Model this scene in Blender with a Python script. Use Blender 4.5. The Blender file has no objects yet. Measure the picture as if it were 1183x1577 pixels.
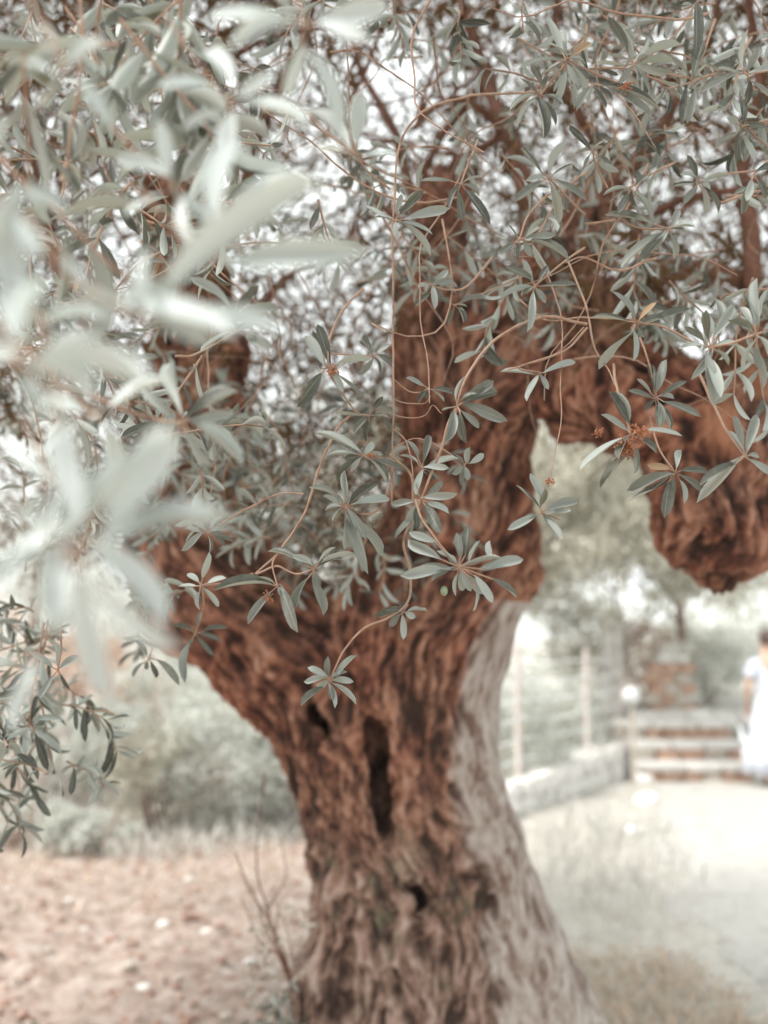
import bpy, bmesh, math, random
import numpy as np
from mathutils import Vector, Matrix

random.seed(7)
RNG = np.random.default_rng(7)
scene = bpy.context.scene
COL = scene.collection

# ------------------------------------------------------------------ camera
EYE = 1.5
PITCH = math.radians(7.9)
W, H, FPX = 1183.0, 1577.0, 1533.0          # photograph size and focal length in its pixels
cam_d = bpy.data.cameras.new('camera')
cam = bpy.data.objects.new('camera', cam_d)
COL.objects.link(cam)
cam.location = (0, 0, EYE)
cam.rotation_euler = (math.radians(90) + PITCH, 0, 0)
cam_d.sensor_fit = 'VERTICAL'
cam_d.sensor_height = 36
cam_d.lens = 35
cam_d.clip_start = 0.02
cam_d.clip_end = 500
cam_d.dof.use_dof = True
cam_d.dof.focus_distance = 1.2
cam_d.dof.aperture_fstop = 2.6
scene.camera = cam

# ------------------------------------------------------------------ sky
SUN_EL, SUN_AZ = math.radians(55), math.radians(248)     # azimuth from +Y towards +X
world = bpy.data.worlds.new('World')
scene.world = world
world.use_nodes = True
nt = world.node_tree
nt.nodes.clear()
out = nt.nodes.new('ShaderNodeOutputWorld')
bg = nt.nodes.new('ShaderNodeBackground')
bg.inputs['Strength'].default_value = 0.1
sky = nt.nodes.new('ShaderNodeTexSky')
sky.sky_type = 'NISHITA'
sky.sun_disc = False
sky.sun_elevation = SUN_EL
sky.sun_rotation = SUN_AZ
sky.air_density = 1.0
sky.dust_density = 3.0
mix = nt.nodes.new('ShaderNodeMix')
mix.data_type = 'RGBA'
mix.inputs['Factor'].default_value = 0.90
mix.inputs[7].default_value = (15.0, 15.9, 15.8, 1)            # a thin bright overcast
nt.links.new(sky.outputs['Color'], mix.inputs[6])
nt.links.new(mix.outputs[2], bg.inputs['Color'])
nt.links.new(bg.outputs[0], out.inputs['Surface'])

# ------------------------------------------------------------------ sun
sun_d = bpy.data.lights.new('sun', 'SUN')
sun_d.energy = 4.9
sun_d.angle = math.radians(12)
sun_d.color = (1.0, 0.96, 0.90)
sun = bpy.data.objects.new('sun', sun_d)
COL.objects.link(sun)
_sd = Vector((math.sin(SUN_AZ) * math.cos(SUN_EL), math.cos(SUN_AZ) * math.cos(SUN_EL), math.sin(SUN_EL)))
sun.rotation_euler = (-_sd).to_track_quat('-Z', 'Y').to_euler()

vs = scene.view_settings
vs.view_transform = 'Standard'
vs.look = 'None'
vs.exposure = 0.22
vs.gamma = 1
vs.use_curve_mapping = False
scene.cycles.use_denoising = True
scene.cycles.max_bounces = 8
scene.cycles.diffuse_bounces = 5
scene.cycles.transmission_bounces = 4
scene.cycles.sample_clamp_indirect = 8
scene.cycles.volume_bounces = 1

# ------------------------------------------------------------------ point helpers
CP, SP = math.cos(PITCH), math.sin(PITCH)
def P(px, py, d):
    """place in the world seen at (px, py) of the photograph, d metres in front of the lens"""
    x = (px - W / 2) / FPX * d
    u = -(py - H / 2) / FPX * d
    return np.array((x, d * CP - u * SP, EYE + d * SP + u * CP))

def to_px(p):
    p = np.asarray(p, float) - np.array((0, 0, EYE))
    d = p[..., 1] * CP + p[..., 2] * SP
    u = -p[..., 1] * SP + p[..., 2] * CP
    return W / 2 + p[..., 0] / d * FPX, H / 2 - u / d * FPX, d

def G(px, py, z=0.0):
    """place on level z seen at (px, py)"""
    a = P(px, py, 1.0) - np.array((0, 0, EYE))
    t = (z - EYE) / a[2]
    return np.array((a[0] * t, a[1] * t, z))

# ------------------------------------------------------------------ noise
def _hash(ix, iy, iz, seed):
    h = (ix.astype(np.int64) * 374761393 + iy.astype(np.int64) * 668265263 + iz.astype(np.int64) * 2147483647 + seed * 974634777)
    h = (h ^ (h >> 13)) * 1274126177
    h = h & 0x7fffffffffff
    return ((h ^ (h >> 16)) & 0xffff) / 65535.0 * 2 - 1

def vnoise(p, seed=0):
    i = np.floor(p)
    f = p - i
    f = f * f * (3 - 2 * f)
    i = i.astype(np.int64)
    r = 0
    for a in (0, 1):
        wx = f[..., 0] if a else 1 - f[..., 0]
        for b in (0, 1):
            wy = f[..., 1] if b else 1 - f[..., 1]
            for c in (0, 1):
                wz = f[..., 2] if c else 1 - f[..., 2]
                r = r + wx * wy * wz * _hash(i[..., 0] + a, i[..., 1] + b, i[..., 2] + c, seed)
    return r

def fbm(p, seed=0, octaves=3):
    r, a = 0, 1.0
    for o in range(octaves):
        r = r + a * vnoise(p * 2 ** o, seed + o)
        a *= 0.5
    return r

# ------------------------------------------------------------------ object helpers
def tag(o, label=None, cat=None, group=None, kind=None):
    if label: o['label'] = label
    if cat: o['category'] = cat
    if group: o['group'] = group
    if kind: o['kind'] = kind
    return o

def empty(name, loc=(0, 0, 0), parent=None):
    o = bpy.data.objects.new(name, None)
    o.empty_display_size = 0.1
    COL.objects.link(o)
    o.location = loc
    if parent: o.parent = parent
    return o

def mesh_obj(name, verts, faces, mat=None, parent=None, smooth=True, attrs=None, loc=None):
    """verts are world coordinates; with a parent they are moved into the parent's space (parents are unrotated)"""
    me = bpy.data.meshes.new(name)
    verts = np.asarray(verts, np.float64).reshape(-1, 3)
    if parent is not None and loc is None:
        q = parent
        while q is not None:
            verts = verts - np.array(q.location)
            q = q.parent
    if loc is not None:
        verts = verts - np.asarray(loc)
    if isinstance(faces, np.ndarray):
        n, k = faces.shape
        me.vertices.add(len(verts))
        me.vertices.foreach_set('co', verts.astype(np.float32).ravel())
        me.loops.add(n * k)
        me.loops.foreach_set('vertex_index', faces.astype(np.int32).ravel())
        me.polygons.add(n)
        me.polygons.foreach_set('loop_start', (np.arange(n) * k).astype(np.int32))
        me.update(calc_edges=True)
        me.validate()
    else:
        me.from_pydata([tuple(v) for v in verts], [], faces)
    if attrs:
        for an, (typ, data) in attrs.items():
            a = me.attributes.new(an, typ, 'POINT')
            a.data.foreach_set('vector' if typ == 'FLOAT_VECTOR' else 'value', np.asarray(data, np.float32).ravel())
    if smooth:
        me.polygons.foreach_set('use_smooth', np.ones(len(me.polygons), bool))
    if mat: me.materials.append(mat)
    me.update()
    o = bpy.data.objects.new(name, me)
    COL.objects.link(o)
    if loc is not None:
        o.location = tuple(loc)
        if parent is not None:
            o.location = tuple(np.asarray(loc) - np.array(parent.location))
    if parent is not None: o.parent = parent
    return o

def catmull(pts, n):
    pts = np.asarray(pts, float)
    if len(pts) < 3:
        t = np.linspace(0, 1, max(2, n))[:, None]
        return pts[0] * (1 - t) + pts[-1] * t
    q = np.vstack([2 * pts[0] - pts[1], pts, 2 * pts[-1] - pts[-2]])
    s = np.linspace(0, len(pts) - 1 - 1e-6, n)
    i = s.astype(int)
    t = (s - i)[:, None]
    a, b, c, d = q[i], q[i + 1], q[i + 2], q[i + 3]
    return 0.5 * (2 * b + (c - a) * t + (2 * a - 5 * b + 4 * c - d) * t ** 2 + (3 * b - a - 3 * c + d) * t ** 3)

def tube(pts, radii, sides=6, knob=0.0):
    pts = np.asarray(pts, float)
    n = len(pts)
    radii = np.broadcast_to(np.asarray(radii, float), (n,)) if np.ndim(radii) == 0 else np.interp(np.linspace(0, 1, n), np.linspace(0, 1, len(radii)), radii)
    t = np.gradient(pts, axis=0)
    t /= np.linalg.norm(t, axis=1)[:, None] + 1e-12
    up = np.array((0.31, 0.12, 0.94)) if abs(t[0][2]) < 0.85 else np.array((1.0, 0.2, 0.1))
    V = np.zeros((n, sides, 3))
    a = np.linspace(0, 2 * np.pi, sides, endpoint=False)
    u = up - t[0] * up.dot(t[0])
    for i in range(n):
        u = u - t[i] * u.dot(t[i])
        u /= np.linalg.norm(u) + 1e-12
        v = np.cross(t[i], u)
        r = radii[i] * (1 + knob * RNG.standard_normal())
        V[i] = pts[i] + r * (np.cos(a)[:, None] * u + np.sin(a)[:, None] * v)
    i, j = np.meshgrid(np.arange(n - 1), np.arange(sides), indexing='ij')
    b = i * sides
    F = np.stack([b + j, b + (j + 1) % sides, b + sides + (j + 1) % sides, b + sides + j], -1).reshape(-1, 4)
    cap = np.array([[0, 0, 0, 0]])[:0]
    V = V.reshape(-1, 3)
    tips = []
    V = np.vstack([V, pts[0], pts[-1]])
    for k in range(sides):
        tips.append([n * sides, (k + 1) % sides, k, k])
        tips.append([n * sides + 1, (n - 1) * sides + k, (n - 1) * sides + (k + 1) % sides, (n - 1) * sides + (k + 1) % sides])
    return V, F, np.array(tips)

class Batch:
    """collects tubes and other quads into one mesh"""
    def __init__(s): s.V, s.F, s.n = [], [], 0
    def add(s, V, F):
        s.V.append(V); s.F.append(F + s.n); s.n += len(V)
    def tube(s, pts, radii, sides=5, knob=0.0):
        V, F, _ = tube(pts, radii, sides, knob)
        s.add(V, F)
    def build(s, name, mat, parent=None, **k):
        return mesh_obj(name, np.vstack(s.V), np.vstack(s.F), mat, parent, **k)

# ------------------------------------------------------------------ materials
def new_mat(name):
    m = bpy.data.materials.new(name)
    m.use_nodes = True
    t = m.node_tree
    b = t.nodes['Principled BSDF']
    return m, t, b

def nd(t, typ, **k):
    n = t.nodes.new(typ)
    for a, v in k.items(): setattr(n, a, v)
    return n

def ramp(t, fac, stops):
    r = nd(t, 'ShaderNodeValToRGB')
    el = r.color_ramp.elements
    el[0].position, el[0].color = stops[0][0], (*stops[0][1], 1)
    el[1].position, el[1].color = stops[-1][0], (*stops[-1][1], 1)
    for p, c in stops[1:-1]:
        e = el.new(p); e.color = (*c, 1)
    t.links.new(fac, r.inputs[0])
    return r.outputs[0]

def mixc(t, fac, a, b, blend='MIX'):
    m = nd(t, 'ShaderNodeMix', data_type='RGBA', blend_type=blend)
    for sock, v in ((m.inputs[0], fac), (m.inputs[6], a), (m.inputs[7], b)):
        if hasattr(v, 'links') or isinstance(v, bpy.types.NodeSocket): t.links.new(v, sock)
        elif isinstance(v, (int, float)): sock.default_value = v
        else: sock.default_value = (*v, 1)
    return m.outputs[2]

def math_n(t, op, a, b=None, clamp=False):
    m = nd(t, 'ShaderNodeMath', operation=op, use_clamp=clamp)
    for i, v in enumerate((a, b)):
        if v is None: continue
        if isinstance(v, bpy.types.NodeSocket): t.links.new(v, m.inputs[i])
        else: m.inputs[i].default_value = v
    return m.outputs[0]

def noise_n(t, scale, detail=3, rough=0.55, vec=None, stretch=None):
    n = nd(t, 'ShaderNodeTexNoise')
    n.inputs['Scale'].default_value = scale
    n.inputs['Detail'].default_value = detail
    n.inputs['Roughness'].default_value = rough
    src = vec
    if src is None:
        src = nd(t, 'ShaderNodeNewGeometry').outputs['Position']
    if stretch:
        mp = nd(t, 'ShaderNodeMapping')
        mp.inputs['Scale'].default_value = stretch
        t.links.new(src, mp.inputs[0])
        src = mp.outputs[0]
    t.links.new(src, n.inputs['Vector'])
    return n.outputs[0]

def bump(t, b, h, strength=0.4, dist=0.01):
    n = nd(t, 'ShaderNodeBump')
    n.inputs['Strength'].default_value = strength
    n.inputs['Distance'].default_value = dist
    t.links.new(h, n.inputs['Height'])
    t.links.new(n.outputs[0], b.inputs['Normal'])

def simple(name, c1, c2, scale=20, rough=0.85, bmp=0.3, dist=0.01, c3=None, detail=4):
    m, t, b = new_mat(name)
    f = noise_n(t, scale, detail)
    st = [(0.32, c1), (0.68, c2)] if c3 is None else [(0.3, c1), (0.5, c2), (0.7, c3)]
    t.links.new(ramp(t, f, st), b.inputs['Base Color'])
    b.inputs['Roughness'].default_value = rough
    if bmp: bump(t, b, noise_n(t, scale * 2.5, 4), bmp, dist)
    return m

def leaf_material(name, top_dark, top_mid, top_light, under, trans=0.18, rough=0.45, spec=0.32, tcol=(0.35, 0.36, 0.18)):
    m, t, b = new_mat(name)
    at = nd(t, 'ShaderNodeAttribute', attribute_name='leafdata')
    sep = nd(t, 'ShaderNodeSeparateXYZ')
    t.links.new(at.outputs['Vector'], sep.inputs[0])
    shade, across, along = sep.outputs[0], sep.outputs[1], sep.outputs[2]
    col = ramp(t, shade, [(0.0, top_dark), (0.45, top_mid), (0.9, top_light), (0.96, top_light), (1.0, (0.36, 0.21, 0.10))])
    mott = noise_n(t, 160, 3)
    col = mixc(t, math_n(t, 'MULTIPLY', mott, 0.35), col, top_light)
    mid = math_n(t, 'LESS_THAN', across, 0.09)
    col = mixc(t, math_n(t, 'MULTIPLY', mid, 0.45), col, under)
    geo = nd(t, 'ShaderNodeNewGeometry')
    undc = mixc(t, math_n(t, 'MULTIPLY', shade, 0.5), under, top_light)
    col = mixc(t, geo.outputs['Backfacing'], col, undc)
    t.links.new(col, b.inputs['Base Color'])
    b.inputs['Roughness'].default_value = rough
    b.inputs['Specular IOR Level'].default_value = spec
    tr = nd(t, 'ShaderNodeBsdfTranslucent')
    t.links.new(mixc(t, 0.5, col, tcol), tr.inputs['Color'])
    mx = nd(t, 'ShaderNodeMixShader')
    mx.inputs[0].default_value = trans
    t.links.new(b.outputs[0], mx.inputs[1])
    t.links.new(tr.outputs[0], mx.inputs[2])
    t.links.new(mx.outputs[0], t.nodes['Material Output'].inputs['Surface'])
    return m

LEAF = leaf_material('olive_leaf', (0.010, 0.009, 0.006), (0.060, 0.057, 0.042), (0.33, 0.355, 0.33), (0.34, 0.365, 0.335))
LEAF_SHADED = leaf_material('olive_leaf_shaded', (0.024, 0.010, 0.004), (0.080, 0.041, 0.017), (0.145, 0.090, 0.045), (0.14, 0.085, 0.04), 0.3, 0.7, 0.06, (0.34, 0.22, 0.10))  # shade of the backlit crown put into a darker, browner leaf colour
LEAF_BG = leaf_material('garden_leaf', (0.10, 0.085, 0.05), (0.50, 0.52, 0.46), (0.78, 0.80, 0.77), (0.76, 0.78, 0.74), 0.2, 0.7, 0.1)
LEAF_BG_WARM = leaf_material('olive_grove_leaf', (0.055, 0.04, 0.022), (0.24, 0.20, 0.13), (0.66, 0.64, 0.56), (0.62, 0.60, 0.52), 0.2, 0.7, 0.08)
LEAF_PINK = leaf_material('dry_flowering_leaf', (0.33, 0.16, 0.10), (0.52, 0.30, 0.20), (0.72, 0.52, 0.42), (0.66, 0.5, 0.42), 0.2, 0.6)
LEAF_LIT = leaf_material('lit_near_leaf', (0.38, 0.415, 0.395), (0.49, 0.53, 0.515), (0.56, 0.60, 0.59), (0.52, 0.56, 0.55), 0.2, 0.8, 0.1)  # brightness of the lit leaves near the lens put into their colour
TWIG = simple('twig_bark', (0.17, 0.092, 0.058), (0.33, 0.205, 0.14), 45, 0.75, 0.4, 0.002, (0.25, 0.19, 0.15))
TWIG_DARK = simple('dark_twig_bark', (0.11, 0.046, 0.028), (0.23, 0.105, 0.066), 30, 0.8, 0.4, 0.004)
FLOWER = simple('dried_blossom', (0.26, 0.085, 0.035), (0.42, 0.19, 0.10), 300, 0.8, 0)
FRUIT = simple('unripe_olive', (0.16, 0.20, 0.11), (0.24, 0.28, 0.17), 80, 0.35, 0)

def bark_material():
    m, t, b = new_mat('old_olive_bark')
    A = lambda n: nd(t, 'ShaderNodeAttribute', attribute_name=n).outputs['Fac']
    grain, fold, pale = A('grain'), A('fold'), A('pale')
    pos = nd(t, 'ShaderNodeNewGeometry').outputs['Position']
    n1 = noise_n(t, 5, 4, 0.6, pos)
    n2 = noise_n(t, 55, 4, 0.65, pos, (1, 1, 0.28))
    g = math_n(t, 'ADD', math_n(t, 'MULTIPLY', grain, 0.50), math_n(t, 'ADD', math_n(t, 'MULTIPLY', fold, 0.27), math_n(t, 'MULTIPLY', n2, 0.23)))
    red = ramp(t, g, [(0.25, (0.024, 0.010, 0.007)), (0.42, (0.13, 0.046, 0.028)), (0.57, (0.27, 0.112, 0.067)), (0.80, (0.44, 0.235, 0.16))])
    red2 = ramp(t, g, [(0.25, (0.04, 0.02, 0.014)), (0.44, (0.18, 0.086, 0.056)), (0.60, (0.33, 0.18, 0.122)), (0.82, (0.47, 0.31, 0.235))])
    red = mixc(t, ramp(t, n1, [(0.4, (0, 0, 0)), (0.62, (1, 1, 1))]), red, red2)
    # weathered towards the foot
    sx = nd(t, 'ShaderNodeSeparateXYZ'); t.links.new(pos, sx.inputs[0])
    low = nd(t, 'ShaderNodeMapRange'); low.inputs[1].default_value = 1.22; low.inputs[2].default_value = 0.72
    t.links.new(math_n(t, 'ADD', sx.outputs[2], math_n(t, 'MULTIPLY', math_n(t, 'SUBTRACT', n1, 0.5), 0.9)), low.inputs[0])
    foot = ramp(t, g, [(0.25, (0.05, 0.03, 0.023)), (0.42, (0.17, 0.108, 0.082)), (0.58, (0.30, 0.215, 0.178)), (0.80, (0.46, 0.38, 0.335))])
    lich = noise_n(t, 9, 5, 0.7, pos)
    foot = mixc(t, math_n(t, 'MULTIPLY', ramp(t, lich, [(0.52, (0, 0, 0)), (0.68, (1, 1, 1))]), 0.5), foot, (0.26, 0.28, 0.19))
    col = mixc(t, math_n(t, 'MULTIPLY', low.outputs[0], 0.85), red, foot)
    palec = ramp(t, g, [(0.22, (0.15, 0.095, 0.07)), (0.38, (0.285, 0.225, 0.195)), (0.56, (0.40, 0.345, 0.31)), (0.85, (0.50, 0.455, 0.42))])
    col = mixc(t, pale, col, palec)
    swc = ramp(t, n2, [(.3, (.27, .105, .055)), (.7, (.40, .19, .11))])
    col = mixc(t, math_n(t, 'MULTIPLY', A('smoothwood'), .85), col, swc)
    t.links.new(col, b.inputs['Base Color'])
    b.inputs['Roughness'].default_value = 0.82
    b.inputs['Specular IOR Level'].default_value = 0.25
    bump(t, b, math_n(t, 'ADD', math_n(t, 'MULTIPLY', grain, 0.6), n2), 0.8, 0.008)
    return m
BARK = bark_material()
CUTWOOD = simple('sawn_wood', (0.33, 0.14, 0.08), (0.47, 0.23, 0.14), 14, 0.8, 0.3, 0.004)

# ------------------------------------------------------------------ SDF trunk
def smin(a, b, k):
    h = np.clip(0.5 + 0.5 * (b - a) / k, 0, 1)
    return b * (1 - h) + a * h - k * h * (1 - h)

# chains of (px, py, depth, radius in px of the photograph)
CHAINS = {
 'bole': [(690, 1930, 3.0, 330), (684, 1800, 2.97, 275), (676, 1660, 2.94, 225), (662, 1540, 2.92, 190), (655, 1440, 2.90, 164), (640, 1350, 2.88, 146), (625, 1270, 2.87, 146), (603, 1190, 2.86, 148), (590, 1110, 2.85, 158), (590, 1040, 2.85, 160)],
 'left': [(560, 1120, 2.82, 120), (455, 1005, 2.80, 112), (385, 945, 2.80, 106), (315, 905, 2.82, 100), (282, 840, 2.86, 84), (295, 740, 2.92, 68), (330, 640, 2.98, 50), (335, 540, 3.03, 46), (300, 430, 3.08, 46), (262, 320, 3.12, 44), (250, 200, 3.16, 40), (238, 60, 3.2, 36), (225, -80, 3.25, 30)],
 'left_b': [(270, 640, 3.0, 40), (265, 540, 3.05, 36), (275, 430, 3.1, 34)],
 'right': [(620, 1080, 2.85, 140), (660, 980, 2.82, 128), (690, 890, 2.80, 118), (712, 800, 2.78, 104), (718, 710, 2.75, 92), (718, 630, 2.72, 94), (722, 560, 2.70, 104), (730, 500, 2.70, 96)],
 'right_edge': [(752, 965, 2.74, 18), (790, 880, 2.72, 32), (797, 820, 2.70, 26), (785, 750, 2.68, 26), (778, 680, 2.68, 30), (790, 620, 2.66, 34)],
 'up_a': [(700, 540, 2.72, 88), (672, 460, 2.80, 62), (680, 360, 2.92, 40), (700, 250, 3.05, 30), (752, 130, 3.2, 24), (800, 10, 3.3, 20), (830, -100, 3.4, 16)],
 'up_b': [(780, 520, 2.70, 90), (850, 440, 2.76, 48), (905, 350, 2.9, 32), (930, 240, 3.05, 24), (925, 100, 3.2, 20), (950, -60, 3.3, 15)],
 'arch': [(760, 560, 2.70, 84), (820, 535, 2.66, 68), (880, 552, 2.60, 88), (935, 590, 2.55, 80), (985, 610, 2.50, 66), (1040, 625, 2.46, 66), (1095, 650, 2.43, 84), (1130, 720, 2.42, 92)],
 'arch_top': [(860, 500, 2.62, 78), (925, 500, 2.58, 64), (975, 560, 2.52, 50)],
 'lump': [(882, 610, 2.50, 46), (888, 655, 2.47, 28)],
 'burl': [(1100, 690, 2.42, 88), (1108, 770, 2.42, 92), (1112, 825, 2.42, 78), (1108, 866, 2.42, 46)],
 'burl_b': [(1062, 700, 2.36, 44), (1068, 770, 2.34, 56), (1070, 825, 2.35, 50)],
 'burl_d': [(1130, 700, 2.32, 40), (1105, 770, 2.28, 34), (1135, 840, 2.30, 30)],
 'arch_low': [(770, 610, 2.56, 40), (834, 570, 2.52, 30), (884, 612, 2.46, 52), (912, 600, 2.44, 44), (960, 640, 2.40, 50), (1050, 660, 2.36, 58)],
 'burl_c': [(1165, 770, 2.42, 80), (1225, 735, 2.45, 84), (1262, 690, 2.5, 62)],
 'far_right': [(1110, 650, 2.44, 76), (1165, 590, 2.48, 62), (1230, 520, 2.55, 56), (1290, 420, 2.65, 48), (1340, 300, 2.8, 30)],
 # folds lying on the surface
 'fold_a': [(470, 1075, 2.68, 34), (500, 1150, 2.69, 30), (520, 1220, 2.70, 26), (540, 1300, 2.71, 26), (535, 1400, 2.72, 34), (505, 1500, 2.74, 50), (495, 1640, 2.76, 60)],
 'fold_b': [(640, 990, 2.66, 30), (650, 1080, 2.66, 34), (648, 1180, 2.67, 36), (655, 1290, 2.69, 30), (690, 1380, 2.70, 30), (735, 1470, 2.70, 32), (760, 1580, 2.72, 40)],
 'fold_c': [(560, 880, 2.66, 40), (548, 960, 2.66, 46), (540, 1040, 2.67, 34), (548, 1090, 2.69, 24)],
 'fold_d': [(330, 985, 2.70, 34), (400, 1000, 2.69, 30), (460, 1050, 2.68, 30)],
 'fold_e': [(740, 850, 2.66, 30), (715, 930, 2.66, 30), (690, 1000, 2.67, 26), (700, 1100, 2.68, 20)],
 'fold_f': [(600, 1340, 2.72, 34), (590, 1430, 2.73, 40), (600, 1540, 2.74, 46), (620, 1650, 2.76, 55)],
 'fold_g': [(850, 590, 2.50, 22), (800, 600, 2.54, 20), (770, 650, 2.58, 22), (755, 740, 2.61, 22), (752, 830, 2.62, 18)],
}
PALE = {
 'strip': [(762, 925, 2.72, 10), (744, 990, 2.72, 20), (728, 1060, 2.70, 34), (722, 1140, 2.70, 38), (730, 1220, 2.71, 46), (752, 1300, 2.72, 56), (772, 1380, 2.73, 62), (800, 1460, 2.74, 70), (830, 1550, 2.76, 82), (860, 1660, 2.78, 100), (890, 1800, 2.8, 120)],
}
RES = 0.0085
lo = np.array((-1.05, 2.0, -0.12)); hi = np.array((1.62, 3.75, 2.95))
dims = np.ceil((hi - lo) / RES).astype(int)
F3 = np.full(dims, 0.6, np.float32)
SEG = []
def add_chain(ch, k, pale=False):
    for (a, b) in zip(ch[:-1], ch[1:]):
        A, B = P(*a[:3]), P(*b[:3])
        ra, rb = a[3] / FPX * a[2], b[3] / FPX * b[2]
        SEG.append((A, B, ra, rb, pale))
        R = max(ra, rb) + 0.16
        i0 = np.clip(((np.minimum(A, B) - R - lo) / RES).astype(int), 0, dims)
        i1 = np.clip(((np.maximum(A, B) + R - lo) / RES).astype(int) + 1, 0, dims)
        if (i1 <= i0).any(): continue
        X, Y, Z = [lo[q] + np.arange(i0[q], i1[q]) * RES for q in range(3)]
        pa = [X[:, None, None] - A[0], Y[None, :, None] - A[1], Z[None, None, :] - A[2]]
        ba = B - A
        h = np.clip((pa[0] * ba[0] + pa[1] * ba[1] + pa[2] * ba[2]) / ba.dot(ba), 0, 1)
        d = np.sqrt((pa[0] - ba[0] * h) ** 2 + (pa[1] - ba[1] * h) ** 2 + (pa[2] - ba[2] * h) ** 2) - (ra + (rb - ra) * h)
        s = np.s_[i0[0]:i1[0], i0[1]:i1[1], i0[2]:i1[2]]
        F3[s] = smin(F3[s], d.astype(np.float32), k)
for nme, ch in CHAINS.items():
    add_chain(ch, 0.022 if nme.startswith('fold') else 0.05)
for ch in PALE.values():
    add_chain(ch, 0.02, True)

def sample_F(p):
    q = np.clip(((p - lo) / RES).astype(int), 0, dims - 1)
    return F3[tuple(q.T)] if p.ndim == 2 else F3[tuple(q)]
def front(px, py, d0=1.9, d1=3.4):
    ds = np.arange(d0, d1, 0.004)
    pts = P(px, py, 1.0) - np.array((0, 0, EYE))
    pts = np.array((0, 0, EYE)) + ds[:, None] * pts
    f = sample_F(pts)
    w = np.where(f < 0)[0]
    return ds[w[0]] if len(w) else 2.7
# hollows in the wood: chains (px, py, radius px, depth px below the surface)
HOLLOWS = [
 [(568, 1108, 12), (578, 1125, 17), (584, 1165, 18), (586, 1210, 17), (588, 1255, 15), (586, 1280, 10)],
 [(488, 1088, 13), (497, 1112, 17), (505, 1135, 12)],
 [(628, 1362, 12), (648, 1378, 16), (650, 1398, 12)],
 [(512, 1283, 6), (517, 1289, 6)],
 [(470, 850, 22), (500, 875, 26)],
 [(1092, 815, 8), (1100, 822, 7)],
]
_H = []
for hl in HOLLOWS:
    den = []
    for a, b in zip(hl[:-1], hl[1:]):
        m = max(2, int(math.hypot(b[0] - a[0], b[1] - a[1]) / 7))
        den += [tuple(a[q] + (b[q] - a[q]) * t / m for q in range(3)) for t in range(m)]
    den.append(hl[-1])
    _H.append([(x, y, r, front(x, y)) for x, y, r in den])
for hl in _H:
    for a, b in zip(hl[:-1], hl[1:]):
        da, db = a[3], b[3]
        for dd in (-0.01, 0.03, 0.07, 0.11, 0.15, 0.19):
            A, B = P(a[0], a[1], da + dd), P(b[0], b[1], db + dd)
            ra, rb = a[2] / FPX * da, b[2] / FPX * db
            R = max(ra, rb) + 0.06
            i0 = np.clip(((np.minimum(A, B) - R - lo) / RES).astype(int), 0, dims)
            i1 = np.clip(((np.maximum(A, B) + R - lo) / RES).astype(int) + 1, 0, dims)
            X, Y, Z = [lo[q] + np.arange(i0[q], i1[q]) * RES for q in range(3)]
            pa = [X[:, None, None] - A[0], Y[None, :, None] - A[1], Z[None, None, :] - A[2]]
            ba = B - A
            h = np.clip((pa[0] * ba[0] + pa[1] * ba[1] + pa[2] * ba[2]) / ba.dot(ba), 0, 1)
            d = np.sqrt((pa[0] - ba[0] * h) ** 2 + (pa[1] - ba[1] * h) ** 2 + (pa[2] - ba[2] * h) ** 2) - (ra + (rb - ra) * h)
            s = np.s_[i0[0]:i1[0], i0[1]:i1[1], i0[2]:i1[2]]
            F3[s] = -smin(-F3[s], d.astype(np.float32), 0.015)
# close the grid
F3[0], F3[-1], F3[:, 0], F3[:, -1], F3[:, :, 0], F3[:, :, -1] = (np.maximum(F3[0], .01), np.maximum(F3[-1], .01), np.maximum(F3[:, 0], .01),
    np.maximum(F3[:, -1], .01), np.maximum(F3[:, :, 0], .01), np.maximum(F3[:, :, -1], .01))

def surface_nets(F, lo, res):
    S = F < 0
    n = np.array(F.shape) - 1
    c = sum(S[a:n[0] + a, b:n[1] + b, d:n[2] + d].astype(np.int8) for a in (0, 1) for b in (0, 1) for d in (0, 1))
    act = (c > 0) & (c < 8)
    idx = np.full(act.shape, -1, np.int64)
    cells = np.argwhere(act)
    idx[act] = np.arange(len(cells))
    acc = np.zeros((len(cells), 3)); cnt = np.zeros(len(cells))
    for ax in range(3):
        for a in (0, 1):
            for b in (0, 1):
                o0 = [0, 0, 0]; oth = [q for q in range(3) if q != ax]
                o0[oth[0]], o0[oth[1]] = a, b
                o1 = list(o0); o1[ax] = 1
                p0, p1 = cells + o0, cells + o1
                f0, f1 = F[tuple(p0.T)], F[tuple(p1.T)]
                m = (f0 < 0) != (f1 < 0)
                t = np.where(m, f0 / np.where(m, f0 - f1, 1), 0)
                pt = p0 + 0.0
                pt[:, ax] += t
                acc[m] += pt[m]; cnt[m] += 1
    V = lo + acc / cnt[:, None] * res
    faces = []
    for ax in range(3):
        o = [q for q in range(3) if q != ax]
        sl0 = [slice(1, -1)] * 3; sl1 = [slice(1, -1)] * 3
        sl0[ax] = slice(0, -1); sl1[ax] = slice(1, None)
        m = S[tuple(sl0)] != S[tuple(sl1)]
        e = np.argwhere(m)
        off = np.array([1, 1, 1]); off[ax] = 0
        e = e + off
        ins = S[tuple(e.T)]
        def cell(da, db):
            q = e.copy(); q[:, o[0]] += da; q[:, o[1]] += db
            return idx[tuple(q.T)]
        quad = np.stack([cell(-1, -1), cell(0, -1), cell(0, 0), cell(-1, 0)], 1)
        flip = ins if ax != 1 else ~ins
        quad[~flip] = quad[~flip][:, ::-1]
        faces.append(quad)
    Fq = np.vstack(faces)
    return V, Fq[(Fq >= 0).all(1)]

V, Q = surface_nets(F3, lo, RES)
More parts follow.
